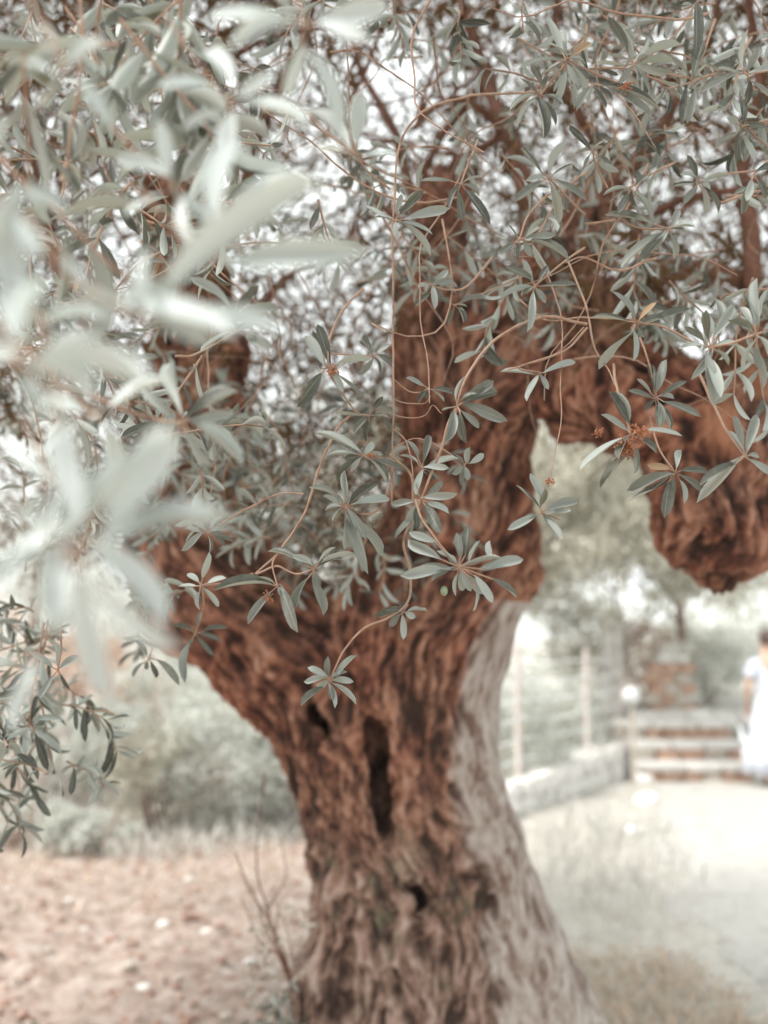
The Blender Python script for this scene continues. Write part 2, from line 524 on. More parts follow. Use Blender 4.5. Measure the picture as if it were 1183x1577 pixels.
# vertex normals from the field
def grad(p):
    e = RES
    g = np.zeros_like(p)
    for q in range(3):
        d = np.zeros(3); d[q] = e * 1.5
        g[:, q] = tri(p + d) - tri(p - d)
    return g / (np.linalg.norm(g, axis=1)[:, None] + 1e-9)
def tri(p):
    q = np.clip((p - lo) / RES, 0, dims - 1.001)
    i = q.astype(int); f = q - i
    r = 0
    for a in (0, 1):
        for b in (0, 1):
            for c in (0, 1):
                w = (f[:, 0] if a else 1 - f[:, 0]) * (f[:, 1] if b else 1 - f[:, 1]) * (f[:, 2] if c else 1 - f[:, 2])
                r = r + w * F3[i[:, 0] + a, i[:, 1] + b, i[:, 2] + c]
    return r
N = grad(V)
# grain direction: blend of the directions of the nearest wood strands
axis = np.zeros_like(V); pale = np.full(len(V), 9.0); dmin = np.full(len(V), 9.0)
for A, B, ra, rb, pl in SEG:
    ba = B - A
    pa = V - A
    h = np.clip(pa @ ba / ba.dot(ba), 0, 1)
    d = np.linalg.norm(pa - h[:, None] * ba, axis=1) - (ra + (rb - ra) * h)
    dirv = ba / np.linalg.norm(ba)
    if dirv[2] < 0: dirv = -dirv
    if abs(dirv[2]) < 0.3 and dirv[0] < 0: dirv = -dirv
    axis += np.exp(-np.clip(d, -0.05, 1) / 0.025)[:, None] * dirv
    if pl: pale = np.minimum(pale, d)
    else: dmin = np.minimum(dmin, d)
swirl = np.stack([fbm(V * 5.5, 11 + q, 3) for q in range(3)], 1)
axis = axis / (np.linalg.norm(axis, axis=1)[:, None] + 1e-9)
burl = np.clip(1 - np.linalg.norm((V - P(1105, 790, 2.42)) / np.array((0.26, 0.3, 0.3)), axis=1), 0, 1)
axis = axis + swirl * (0.45 + 1.8 * burl[:, None])
axis -= N * (axis * N).sum(1)[:, None]
axis /= np.linalg.norm(axis, axis=1)[:, None] + 1e-9
def lic(freq, length, seed, steps=9):
    r = 0
    p = V + swirl * 0.03
    for s in np.linspace(-length, length, steps):
        r = r + vnoise((p + axis * s) * freq, seed)
    return r / r.std()
big = lic(16, 0.08, 3)
medium = lic(44, 0.048, 5)
fine = lic(105, 0.026, 8, 7)
streak = lic(130, 0.06, 9, 11)
lump = fbm(V * 7, 21, 3)
knob = fbm(V * 26, 25, 3)
knob = np.where(knob > 0, knob, knob * .4)
vx, vy, _d = to_px(V)
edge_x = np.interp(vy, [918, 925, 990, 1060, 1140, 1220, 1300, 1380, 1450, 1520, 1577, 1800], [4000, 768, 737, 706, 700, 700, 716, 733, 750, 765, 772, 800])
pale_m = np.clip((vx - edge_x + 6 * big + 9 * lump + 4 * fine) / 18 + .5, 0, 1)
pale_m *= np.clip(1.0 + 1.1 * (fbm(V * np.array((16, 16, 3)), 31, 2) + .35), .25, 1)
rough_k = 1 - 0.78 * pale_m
ridge = -np.abs(medium) + 0.6
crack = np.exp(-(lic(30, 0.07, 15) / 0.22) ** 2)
sm1 = np.clip(1.25 - np.linalg.norm((V - P(1104, 668, 2.33)) / np.array((.062, .12, .085)), axis=1), 0, 1) * 1.6
sm2 = np.clip(1.25 - np.linalg.norm((V - P(1150, 590, 2.40)) / np.array((.075, .14, .10)), axis=1), 0, 1) * 1.6
smooth_m = np.clip(np.maximum(sm1, sm2) + .18 * big, 0, 1) * (np.maximum(sm1, sm2) > 0)
rough_k = rough_k * (1 - .8 * smooth_m)
disp = lump * (0.012 + .055 * burl) + rough_k * (0.0085 * np.tanh(big) + 0.0085 * ridge + 0.0045 * np.tanh(fine) + 0.005 * knob - 0.010 * crack)
V2 = V + N * disp[:, None]
grain = np.clip(0.44 + 0.17 * fine + 0.22 * ridge + 0.12 * big + .10 * knob - .16 * crack * rough_k, 0, 1)  # wood grain, with shade in the cracks darkened into the colour
tree_base = P(684, 1900, 2.95); tree_base[2] = 0
TREE = tag(empty('olive_tree', tree_base),
           'ancient gnarled olive tree with hollow red-brown trunk and silvery leaves hanging over the picture', 'tree')
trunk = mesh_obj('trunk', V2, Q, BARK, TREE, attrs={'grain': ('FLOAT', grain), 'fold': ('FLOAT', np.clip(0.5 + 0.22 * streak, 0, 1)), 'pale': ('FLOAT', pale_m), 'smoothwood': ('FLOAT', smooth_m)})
trunk['label'] = 'thick furrowed red-brown trunk with a long dark hollow and a pale grey strip'
# ------------------------------------------------------------------ leaves
def leaf_template(ns, curl=0.10, fold=0.12, twist=0.0, wave=0.0):
    """unit leaf: x along 0..1, y across, z up; returns verts, quads, data(across, along)"""
    s = np.linspace(0, 1, ns)
    w = np.interp(s, [0, 0.04, 0.12, 0.3, 0.5, 0.7, 0.86, 0.95, 1.0], [0.05, 0.06, 0.36, 0.78, 0.98, 1.0, 0.78, 0.46, 0.03])
    Vv, D = [], []
    for i in range(ns):
        a = twist * s[i]
        for side, y in ((-1, -1), (0, 0), (1, 1)):
            yy = y * w[i] * 0.5
            zz = abs(yy) * fold * 2
            y2, z2 = yy * math.cos(a) - zz * math.sin(a), yy * math.sin(a) + zz * math.cos(a)
            Vv.append((s[i], y2, z2 * 0.24 - curl * (s[i] ** 2) * 1.0 + wave * math.sin(s[i] * 5)))
            D.append((abs(y) * 1.0, s[i]))
    Qq = []
    for i in range(ns - 1):
        for c in (0, 1):
            Qq.append((i * 3 + c, (i + 1) * 3 + c, (i + 1) * 3 + c + 1, i * 3 + c + 1))
    return np.array(Vv), np.array(Qq), np.array(D)

LOW_V = np.array([(0, 0, 0), (0.5, -0.5, 0.05), (1, 0, -0.08), (0.5, 0.5, 0.05)]); LOW_Q = np.array([(0, 1, 2, 3)]); LOW_D = np.array([(0, 0), (1, .5), (0, 1), (1, .5)])
TPL = {'low': [(LOW_V, LOW_Q, LOW_D)],
       'mid': [leaf_template(5, c, 0.35, tw) for c, tw in ((0.05, 0), (0.16, .3), (0.26, -.3), (-0.05, .4))],
       'high': [leaf_template(9, c, f, tw, wv) for c, f, tw, wv in ((0.04, .3, 0, .01), (0.12, .5, .3, 0), (0.2, .35, -.3, .01), (-0.06, .4, .5, 0), (0.3, .6, .2, 0), (0.09, .8, -.6, .02), (0.0, .3, .9, .0), (0.16, .5, -.9, .0))]}

def frames(ax, nrm):
    ax = ax / (np.linalg.norm(ax, axis=1)[:, None] + 1e-9)
    y = np.cross(nrm, ax); y /= np.linalg.norm(y, axis=1)[:, None] + 1e-9
    z = np.cross(ax, y)
    return ax, y, z

def leaf_mesh(name, L, mat, tpl, parent=None):
    """L: dict of arrays o, ax, n, len, wid, shade -> one mesh"""
    o, ax, n, ln, wd, sh = (np.asarray(L[k], float) for k in ('o', 'ax', 'n', 'len', 'wid', 'shade'))
    X, Y, Z = frames(ax, n)
    T = TPL[tpl]
    pick = RNG.integers(0, len(T), len(o))
    Vs, Fs, Ds, c = [], [], [], 0
    for k, (tv, tq, td) in enumerate(T):
        m = pick == k
        if not m.any(): continue
        cnt = m.sum()
        v = o[m][:, None] + tv[None, :, 0:1] * (X[m] * ln[m][:, None])[:, None] + tv[None, :, 1:2] * (Y[m] * wd[m][:, None])[:, None] + tv[None, :, 2:3] * (Z[m] * ln[m][:, None])[:, None]
        Vs.append(v.reshape(-1, 3))
        Fs.append((tq[None] + (np.arange(cnt) * len(tv))[:, None, None]).reshape(-1, tq.shape[1]) + c)
        Ds.append(np.concatenate([np.repeat(sh[m], len(tv))[:, None], np.tile(td, (cnt, 1))], 1))
        c += cnt * len(tv)
    return mesh_obj(name, np.vstack(Vs), np.vstack(Fs), mat, parent, attrs={'leafdata': ('FLOAT_VECTOR', np.vstack(Ds))})

class Leaves:
    def __init__(s): s.d = {k: [] for k in ('o', 'ax', 'n', 'len', 'wid', 'shade')}
    def add(s, o, ax, n, ln, wd, sh):
        for k, v in zip(('o', 'ax', 'n', 'len', 'wid', 'shade'), (o, ax, n, ln, wd, sh)): s.d[k].append(v)
    def __len__(s): return len(s.d['o'])

def rnd_unit(up=0.0):
    v = RNG.standard_normal(3); v[2] += up
    return v / np.linalg.norm(v)

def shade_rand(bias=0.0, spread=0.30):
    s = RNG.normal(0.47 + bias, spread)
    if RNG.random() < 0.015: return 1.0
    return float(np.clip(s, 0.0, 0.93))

# ---- sprays placed one by one, from the outer crown: (tip points of leaves around a shoot end)
HERO = []      # dict: stem pts, radii, leaves [(o, ax, n, len, wid, shade)], extras
def spray(center, tips, d, stem=None, r=0.0013, dd=0.35, bias=0.0, ratio=0.25, curlup=0.0, label=None, bases=None):
    """center (px, py), tips [(px, py)], d depth of the shoot, stem [(px, py, d)] ending at the center"""
    c = P(center[0], center[1], d)
    S = {'stems': [], 'leaves': [], 'near': False, 'label': label, 'flowers': [], 'fruits': [], 'c': c}
    if stem:
        pts = [P(*q) for q in stem] + [c]
        sp_ = catmull(pts, 6 * len(pts)); sp_ = sp_ + np.stack([fbm(sp_ * 45, 150 + q, 2) for q in range(3)], 1) * .0011 * np.linspace(1, 0, len(sp_))[:, None]
        S['stems'].append((sp_, (r * 1.15, r * .75)))
    for i, t in enumerate(tips):
        pl = math.hypot(t[0] - center[0], t[1] - center[1])
        ln_flat = pl / FPX * d
        if bases and i in bases: base2 = bases[i]
        else:
            j = RNG.uniform(0.05, 0.2)
            jx, jy = RNG.normal(0, 0.05 * pl, 2)
            base2 = (center[0] + (t[0] - center[0]) * j + jx, center[1] + (t[1] - center[1]) * j + jy)
        slope = RNG.normal(-0.05, dd)
        o = P(base2[0], base2[1], d + RNG.normal(0, 0.12) * ln_flat)
        tp = P(t[0], t[1], d + slope * ln_flat)
        ax = tp - o
        ln = np.linalg.norm(ax)
        nn = np.array((RNG.normal(0, .4), -0.9 + RNG.normal(0, .35), 0.6 + RNG.normal(0, .35)))
        S['leaves'].append((o, ax / ln, nn, ln, max(0.0085, min(0.0135 if d > .7 else .0150, ln * ratio * RNG.uniform(.75, 1.05))), shade_rand(bias + .14)))
        # petiole
        S['stems'].append((np.array([c, (c + o) / 2 + rnd_unit() * 0.001, o + ax / ln * 0.003]), (r * 0.7, r * 0.5)))
    HERO.append(S)
    return S

def blossom(S, px, py, d, n=40, size=0.012):
    S['flowers'].append((P(px, py, d), n, size))
def olive_fruit(S, px, py, d, size=0.0055):
    S['fruits'].append((P(px, py, d), size))

s = spray((508, 1047), [(501,1015),(474,1027),(468,1048),(464,1082),(545,1010),(544,1048),(550,1080),(520,1087),(513,1078),(487,1062),(530,1030)], 1.17,
      [(600, 700, 1.22), (634, 735, 1.2), (634, 790, 1.19), (622, 835, 1.18), (631, 880, 1.18), (629, 925, 1.18), (600, 950, 1.17), (560, 968, 1.17), (531, 1000, 1.17), (517, 1028, 1.17)], r=.0016, bias=.1, ratio=.3,
      label='long hanging twig ending in a star of small grey leaves before the trunk')
spray((620, 943), [(577,946),(598,965),(622,985),(660,936),(595,938),(640,950)], 1.18, [(629, 930, 1.18)], bias=.12, ratio=.24)
spray((483, 876), [(415,835),(452,852),(513,839),(542,845),(439,944),(500,952),(493,905),(525,850)], 1.15,
      [(395, 884, 1.17), (425, 872, 1.16), (445, 880, 1.16), (460, 884, 1.15)], bias=.05)
s = spray((427, 901), [(380,960),(459,974),(400,886),(441,918),(345,887)], 1.15, [(432, 850, 1.17), (420, 868, 1.16)], r=.0011, bias=.02)
blossom(s, 415, 918, 1.15, 26, 0.009)
s = spray((706, 872), [(628,829),(633,819),(620,878),(643,873),(665,896),(706,820),(720,808),(735,830),(755,832),(806,857),(800,920),(760,928),(738,943),(698,918),(713,911),(726,911),(745,915),(677,844),(790,868),(690,856),(770,852)], 1.1,
      [(640, 770, 1.16), (650, 800, 1.14), (672, 830, 1.12), (692, 856, 1.11)], r=.0015, bias=.42, ratio=.30, bases={5:(709,862),6:(717,858),7:(722,868),8:(755,864),9:(745,878),10:(757,890),11:(730,885),12:(732,902),0:(680,862),1:(672,835),3:(702,878),18:(735,878)},
      label='bright tuft of narrow silver-green leaves in front of the trunk')
olive_fruit(s, 684, 910, 1.1)
s = spray((532, 780), [(488,741),(532,725),(552,758),(579,740),(496,765),(498,779),(508,798),(599,772),(565,830),(540,850),(562,866),(589,856),(520,760)], 1.16,
      [(600, 745, 1.2), (585, 782, 1.18), (560, 792, 1.17)], r=.0013, bias=.12)
s = spray((559, 701), [(486,660),(505,697),(590,697),(542,726),(626,721),(598,741),(516,738),(575,680),(530,708)], 1.18, [(606, 745, 1.21), (598, 720, 1.2), (580, 704, 1.19)], bias=.0)
blossom(s, 572, 700, 1.17, 16, 0.008)
spray((650, 722), [(633,676),(662,662),(706,702),(692,721),(681,741),(670,738),(621,694),(640,760)], 1.17, [(640, 778, 1.19), (643, 750, 1.18)], bias=.02)
spray((704, 626), [(709,576),(760,589),(773,593),(782,648),(741,660),(714,680),(686,677),(680,630),(730,600)], 1.16,
      [(905, 500, 1.2), (850, 488, 1.2), (808, 497, 1.19), (758, 528, 1.18), (728, 565, 1.17), (712, 595, 1.16)], r=.0018, bias=-.05, ratio=.3,
      label='arching brown twig with dark leaves crossing the right limb')
spray((648, 770), [(705,760),(681,741),(600,772),(625,805),(672,800),(690,790),(640,745),(680,822),(610,830),(640,815)], 1.16,
      [(704, 628, 1.16), (692, 650, 1.16), (680, 690, 1.16), (662, 735, 1.16)], r=.0018, bias=.1)
spray((716, 715), [(696,728),(725,691),(746,699),(712,752),(720,738),(700,700)], 1.18, [(655, 675, 1.2), (680, 690, 1.19)], r=.0009, bias=.0, ratio=.3)
s = spray((505, 566), [(469,513),(481,508),(459,620),(556,610),(571,550),(490,500),(530,600)], 1.18, [(560, 445, 1.3), (530, 475, 1.26), (508, 520, 1.2)], r=.0016, bias=-.12, label='spray with a few long grey leaves before the sky gap')
blossom(s, 510, 572, 1.17, 30, 0.010)
spray((577, 548), [(560,510),(600,530),(555,580),(535,560),(610,560),(590,575)], 1.26, [(505, 545, 1.22)], r=.001, bias=-.15)
spray((569, 640), [(515,640),(600,640),(563,680),(545,665),(590,610)], 1.24, [(505, 570, 1.18), (530, 610, 1.2), (550, 635, 1.22)], r=.0012, bias=-.1)
spray((660, 598), [(625,583),(687,616),(640,620),(700,600),(655,615)], 1.24, [(607, 585, 1.25), (630, 602, 1.25), (648, 604, 1.24)], r=.001, bias=-.1)
spray((834, 789), [(795,747),(820,728),(839,752),(891,767),(868,828),(783,815),(862,832),(806,796),(850,806),(880,785)], 1.12, [(862, 800, 1.12)], r=.0009, bias=.12,
      label='bright star of leaves beside the right edge of the trunk')
spray((824, 440), [(812,506),(888,442),(840,466),(803,457),(786,407),(803,400),(845,410),(775,450)], 1.18, [(900, 380, 1.22), (860, 410, 1.2)], bias=.0)
spray((832, 574), [(770,568),(886,561),(812,620),(845,600)], 1.2, [(905, 505, 1.2), (870, 540, 1.2), (800, 565, 1.2)], r=.0015, bias=.05)
s = spray((979, 498), [(952,444),(922,569),(993,520),(913,483),(985,549),(1026,481),(1063,480),(960,455),(1010,465)], 1.15, [(1080, 535, 1.15), (1040, 512, 1.15), (1010, 500, 1.15)], r=.0015, bias=.08)
s = spray((972, 670), [(891,720),(1052,669),(937,603),(966,603),(925,752),(1013,697),(982,728),(925,640),(950,700)], 1.13, [(945, 560, 1.18), (950, 600, 1.16), (962, 640, 1.14)], r=.0016, bias=.05, ratio=.26,
      label='spray carrying an orange tuft of dried blossom beside the arch')
blossom(s, 962, 688, 1.12, 110, 0.020); blossom(s, 985, 664, 1.12, 60, 0.013); blossom(s, 922, 668, 1.13, 24, 0.008)
spray((1040, 728), [(962,748),(969,772),(1020,800),(1062,773),(1087,757),(1092,723),(1035,775),(1005,755),(1050,690),(1000,715)], 1.15, [(1000, 640, 1.18), (1015, 690, 1.16)], r=.0013, bias=.0)
spray((1010, 612), [(999,552),(1030,552),(993,633),(1013,652),(1035,658),(1080,640),(1058,585),(980,585),(1040,610),(968,600),(1025,650)], 1.17, [(985, 520, 1.2), (1000, 560, 1.18)], r=.0013, bias=-.12)
s = spray((1165, 515), [(1165,426),(1151,451),(1133,564),(1165,568),(1183,445),(1190,555),(1125,490),(1200,500),(1140,470),(1178,600)], 1.05, [(1260, 470, 1.05), (1215, 495, 1.05)], r=.0017, bias=.25)
spray((1095, 535), [(1102,618),(1114,451),(1128,470),(1075,580),(1060,500),(1090,475),(1125,560),(1045,530),(1110,600),(1140,530)], 1.08, [(1165, 515, 1.05), (1130, 528, 1.06)], r=.0016, bias=.2)
spray((1147, 703), [(1075,770),(1080,741),(1120,660),(1165,640),(1170,700),(1190,730),(1130,640)], 1.1, [(1075, 570, 1.12), (1098, 620, 1.11), (1120, 665, 1.1)], r=.0017, bias=.02, ratio=.22,
      label='twig with two long pointed leaves hanging before the burl')
spray((976, 98), [(942,22),(1048,62),(1030,113),(1003,144),(917,101),(969,40),(990,120),(1000,80),(940,85),(955,130),(1040,90)], 1.15, [(1060, 120, 1.2), (1010, 110, 1.17)], bias=.2, label='bright tuft of leaves near the upper right corner')
spray((873, 91), [(798,93),(839,30),(915,157),(854,167),(865,40),(910,60),(830,120),(890,130),(905,90),(850,60)], 1.17, [(960, 130, 1.2), (910, 110, 1.18)], bias=.15)
spray((832, 147), [(783,157),(839,208),(822,95),(800,120),(860,190),(870,150),(790,185),(850,110)], 1.18, [(873, 95, 1.17)], bias=.0)
spray((1150, 115), [(1143,47),(1133,74),(1080,139),(1153,164),(1104,108),(1195,100),(1190,150),(1170,70)], 1.1, [(1250, 90, 1.12), (1200, 105, 1.11)], bias=.15)
s = spray((912, 130), [(935,165),(890,160),(1005,175),(1030,155)], 1.15, None, bias=-.3); blossom(s, 965, 132, 1.13, 40, 0.012)
spray((845, 274), [(793,308),(906,308),(862,343),(800,230),(869,215),(810,275),(885,250)], 1.18, [(900, 330, 1.22), (870, 300, 1.2)], bias=-.08)
spray((800, 368), [(835,352),(856,362),(880,380),(783,345),(800,400),(770,390),(820,395)], 1.18, [(845, 300, 1.2), (815, 330, 1.19)], bias=.0)
spray((972, 287), [(937,311),(976,321),(1013,331),(930,290),(1000,270),(950,330)], 1.18, [(1040, 250, 1.22), (1000, 270, 1.2)], bias=-.18)
spray((1077, 280), [(1035,290),(1089,328),(1116,321),(1121,267),(1065,240),(1050,262),(1100,290),(1055,310)], 1.16, [(1170, 262, 1.18), (1120, 268, 1.17)], bias=-.05)
spray((1030, 352), [(1067,345),(1065,358),(930,326),(986,400),(955,405),(1040,400),(1010,380),(1045,320)], 1.16, [(900, 345, 1.22), (950, 340, 1.2), (990, 352, 1.17)], r=.0014, bias=.05)
s = spray((1064, 124), [(1060,188),(1045,90),(1082,60),(1075,0),(1090,100)], 1.14, [(1100, 30, 1.16), (1080, 90, 1.15)], bias=-.34, ratio=.3)
spray((1141, 195), [(1131,247),(1165,215),(1120,180),(1160,250),(1180,190),(1150,150)], 1.16, [(1200, 180, 1.18)], bias=-.1)
spray((913, 235), [(890,206),(930,215),(900,262),(940,250),(880,190)], 1.2, [(935, 290, 1.22), (920, 260, 1.21)], bias=-.34, ratio=.3)
spray((610, 338), [(654,294),(692,321),(667,352),(670,385),(610,365),(577,331),(618,299),(560,320)], 1.2, None, bias=-.1)
spray((710, 283), [(648,281),(755,338),(711,341),(741,267),(690,310),(740,300)], 1.24, [(735, 215, 1.28), (722, 250, 1.26)], bias=-.1)
spray((665, 440), [(640,415),(690,415),(640,470),(645,440),(700,430),(670,470)], 1.24, [(760, 395, 1.28), (720, 440, 1.26), (690, 446, 1.25)], r=.0015, bias=-.1)
spray((700, 470), [(690,500),(720,470),(680,455),(745,450),(715,495)], 1.28, [(820, 420, 1.34), (760, 445, 1.3)], r=.001, bias=-.2)
spray((1160, 270), [(1140,330),(1183,300),(1195,250),(1150,310)], 1.12, [(1230, 200, 1.14)], bias=-.25)
# left side, nearer than the plane of focus: softly blurred
spray((281, 654), [(341,591),(358,600),(362,635),(372,708),(328,721),(272,713),(215,600),(262,545),(235,660),(300,690)], 0.80, [(120, 600, .78), (190, 630, .79), (240, 645, .8)], r=.0017, bias=.3)
spray((310, 902), [(322,850),(335,935),(275,905),(290,880),(345,887),(300,940)], 1.12, [(390, 884, 1.17), (350, 897, 1.14)], r=.0014, bias=.05)
spray((300, 975), [(345,960),(330,1010),(280,1050),(265,960),(290,1000),(340,985),(310,940)], 1.5, [(312, 905, 1.4), (313, 940, 1.45)], bias=-.15)
spray((320, 820), [(278,845),(360,833),(340,790),(300,795),(330,850),(350,810),(285,815)], 1.2, [(395, 775, 1.25), (360, 795, 1.22)], bias=.05)
spray((365, 510), [(420,535),(310,545),(390,500),(350,490),(400,520),(335,530)], 1.15, [(270, 550, 1.1), (300, 546, 1.12), (340, 525, 1.14)], r=.0012, bias=.0)
spray((360, 490), [(300,420),(340,470),(320,480),(400,440),(430,470)], 0.95, None, bias=.25)
spray((30, 1235), [(0,1228),(62,1228),(15,1262),(40,1200),(55,1245)], 1.75, [(20, 1140, 1.75), (28, 1190, 1.75)], bias=-.15)
spray((45, 1115), [(5,1085),(90,1100),(75,1185),(40,1160),(10,1130),(60,1070),(92,1160)], 1.5, [(70, 960, 1.45), (55, 1030, 1.48)], bias=-.1)
spray((90, 1030), [(50,1000),(110,1060),(60,1075),(85,990),(120,1010),(98,1065)], 1.35, [(90, 940, 1.3), (95, 990, 1.32)], bias=-.05)
spray((230, 1015), [(200,1040),(222,1030),(278,1050),(215,985),(240,1045)], 1.5, [(250, 930, 1.48), (240, 980, 1.5)], bias=-.2)
spray((165, 130), [(205,60),(110,140),(190,175),(230,130),(150,90),(240,110)], 0.9, [(100, 10, .9), (140, 70, .9)], bias=.05)
spray((250, 70), [(200,45),(300,40),(245,140),(310,60),(225,110),(290,100)], 0.95, [(270, -30, .95)], bias=.0)

# close to the lens: strongly blurred
def near(center, leaves, d, stem, label, bias=.42):
    d = d * 1.14 if d < .5 else d
    if stem: stem = [(q[0], q[1], q[2] * 1.14 if q[2] < .5 else q[2]) for q in stem]
    S = spray(center, leaves, d, stem, r=.0009, dd=.3, bias=bias - .15, ratio=.34, label=label)
    S['near'] = True
    return S
near((108, 850), [(350,775),(272,1005),(165,1085),(-60,905),(20,770),(115,640),(270,660),(190,700)], 0.37, [(60, 480, .40), (92, 660, .38)], 'large out-of-focus star of pale leaves close to the lens')
near((60, 1000), [(20,1130),(110,940),(-60,1040)], 0.42, [(108, 850, .37)], None, .25)
near((215, 490), [(60,480),(435,492),(322,515),(470,262),(230,380),(120,430)], 0.40, [(40, 330, .42), (130, 430, .41)], 'blurred pale leafy shoot at the left edge')
near((30, 560), [(228,570),(65,640),(-80,520),(0,440),(60,420),(150,600)], 0.36, [(-60, 300, .38), (-10, 450, .37)], None, .5)
near((330, 395), [(556,378),(470,258),(380,300),(340,185),(420,420)], 0.45, [(200, 280, .46), (270, 350, .455)], 'blurred shoot of long white leaves in the upper left', .42)
near((-20, 300), [(20,180),(60,380),(40,470),(-60,420),(100,320)], 0.38, [(-80, 100, .4), (-50, 200, .39)], None, .5)
near((472, 40), [(318,22),(600,14),(545,190),(440,150),(400,-30),(570,60),(350,60)], 0.56, [(400, -160, .6), (440, -60, .58)], 'blurred pale star of leaves at the top edge', .38)
near((355, 160), [(330,60),(470,180),(280,190),(345,250),(250,110),(420,110)], 0.60, [(250, 20, .62), (300, 90, .61)], None, .3)
near((105, 110), [(30,20),(175,190),(60,170),(160,60),(10,90)], 0.52, [(20, -40, .54), (70, 40, .53)], None, .3)
near((270, 290), [(240,180),(320,350),(380,220),(190,330),(300,370),(180,230)], 0.60, [(160, 180, .62), (215, 240, .61)], None, .3)
near((545, 235), [(555,140),(610,240),(480,230),(500,160)], 0.78, [(470, 170, .8), (510, 210, .79)], None, .3)
near((150, 640), [(250,575),(70,700),(120,560),(190,740),(60,600)], 0.62, [(40, 540, .64), (100, 600, .63)], None, .3)
near((90, 760), [(10,690),(150,740),(60,850),(30,800)], 0.55, [(30, 640, .56), (60, 700, .56)], None, .3)

near((150, 470), [(330,500),(40,500),(250,430),(90,400)], 0.41, [(60, 380, .42)], None, .5)
near((60, 545), [(225,575),(-70,560),(70,650),(150,500)], 0.39, [(-40, 480, .4)], None, .5)
near((120, 800), [(275,668),(345,790),(20,860),(250,960),(60,950)], 0.39, None, None, .5)
near((-10, 400), [(70,470),(-40,520),(30,300)], 0.38, None, None, .5)
# bare long twigs
BARE = [
 ([(835, 140, 1.32), (730, 148, 1.3), (665, 165, 1.28), (625, 200, 1.27), (611, 250, 1.26), (606, 340, 1.25), (604, 480, 1.25), (607, 600, 1.24), (605, 690, 1.24), (603, 775, 1.24)], .0021),
 ([(540, 640, 1.24), (515, 668, 1.22), (492, 720, 1.21), (475, 775, 1.2), (462, 803, 1.19), (432, 850, 1.18), (395, 884, 1.17)], .0022),
 ([(400, 775, 1.25), (430, 762, 1.22), (468, 763, 1.2)], .0014),
 ([(607, 615, 1.24), (630, 622, 1.24), (655, 622, 1.24), (665, 610, 1.24)], .0010),
 ([(607, 640, 1.24), (635, 645, 1.24), (655, 640, 1.24), (668, 625, 1.24), (680, 635, 1.22)], .0010),
 ([(606, 660, 1.24), (625, 680, 1.23), (632, 715, 1.22), (634, 740, 1.21)], .0013),
 ([(606, 690, 1.24), (635, 676, 1.23), (660, 680, 1.22), (690, 700, 1.21)], .0011),
 ([(790, 395, 1.3), (835, 405, 1.3), (865, 500, 1.25), (862, 580, 1.2), (864, 650, 1.18), (855, 700, 1.17), (848, 738, 1.16)], .0012),
 ([(1010, 400, 1.3), (950, 415, 1.28), (900, 398, 1.27), (870, 405, 1.26)], .0022),
 ([(800, 460, 1.3), (840, 492, 1.28), (890, 488, 1.26), (960, 492, 1.22), (1010, 500, 1.2)], .0016),
 ([(875, 405, 1.25), (905, 480, 1.22), (915, 540, 1.2), (940, 575, 1.18), (952, 600, 1.16)], .0018),
 ([(783, 568, 1.2), (850, 548, 1.2), (900, 505, 1.22)], .0016),
 ([(120, -20, .8), (128, 60, .8), (122, 130, .8), (105, 240, .8), (95, 330, .8)], .0022),
 ([(280, -20, 1.0), (275, 80, 1.0), (262, 160, 1.0)], .0015),
 ([(330, 480, 1.6), (320, 560, 1.55), (325, 640, 1.5), (330, 720, 1.5), (318, 800, 1.4)], .0016),
 ([(980, -20, 1.5), (985, 60, 1.5), (990, 120, 1.45)], .0012),
]

# ---- random sprays: a shoot with leaf pairs
def shoot(o, dirv, length, pairs, leaf_len, droop, bias, sink_leaf, sink_stem, r=0.0013, tight=True, jit=1.0):
    d = dirv / np.linalg.norm(dirv)
    pts = [o]
    p = o.copy()
    k = 5
    for i in range(k):
        d = d + np.array((0, 0, -droop / k)) + RNG.standard_normal(3) * 0.10
        d /= np.linalg.norm(d)
        p = p + d * length / k
        pts.append(p.copy())
    pts = np.array(pts)
    cp = catmull(pts, 9 if tight else 6)
    sink_stem.append((cp, (r * 1.4, r * 0.8)))
    side = rnd_unit()
    tone = RNG.normal(0, .16)
    seg = np.clip(np.linspace(0.12, 1, pairs) + RNG.normal(0, .03, pairs), 0, 1)
    for j, t in enumerate(seg):
        q = t * (len(cp) - 1); i0 = min(int(q), len(cp) - 2); f = q - i0
        b = cp[i0] * (1 - f) + cp[i0 + 1] * f
        tang = cp[i0 + 1] - cp[i0]; tang /= np.linalg.norm(tang)
        side = side - tang * side.dot(tang); side /= np.linalg.norm(side) + 1e-9
        if j % 2: side = np.cross(tang, side)
        for sgn in (-1, 1):
            if RNG.random() < 0.13: continue
            ax = tang * RNG.uniform(.35, 1.0) + side * sgn * RNG.uniform(.6, 1.0) + RNG.standard_normal(3) * 0.18 * jit + np.array((0, 0, -0.12))
            nn = tang * 0.6 + np.array((0, 0, 0.7)) + RNG.standard_normal(3) * 0.45
            ln = leaf_len * RNG.uniform(.65, 1.25)
            sink_leaf.append((b, ax / np.linalg.norm(ax), nn, ln, ln * RNG.uniform(.175, .24), shade_rand(bias - .10 + tone, .24)))

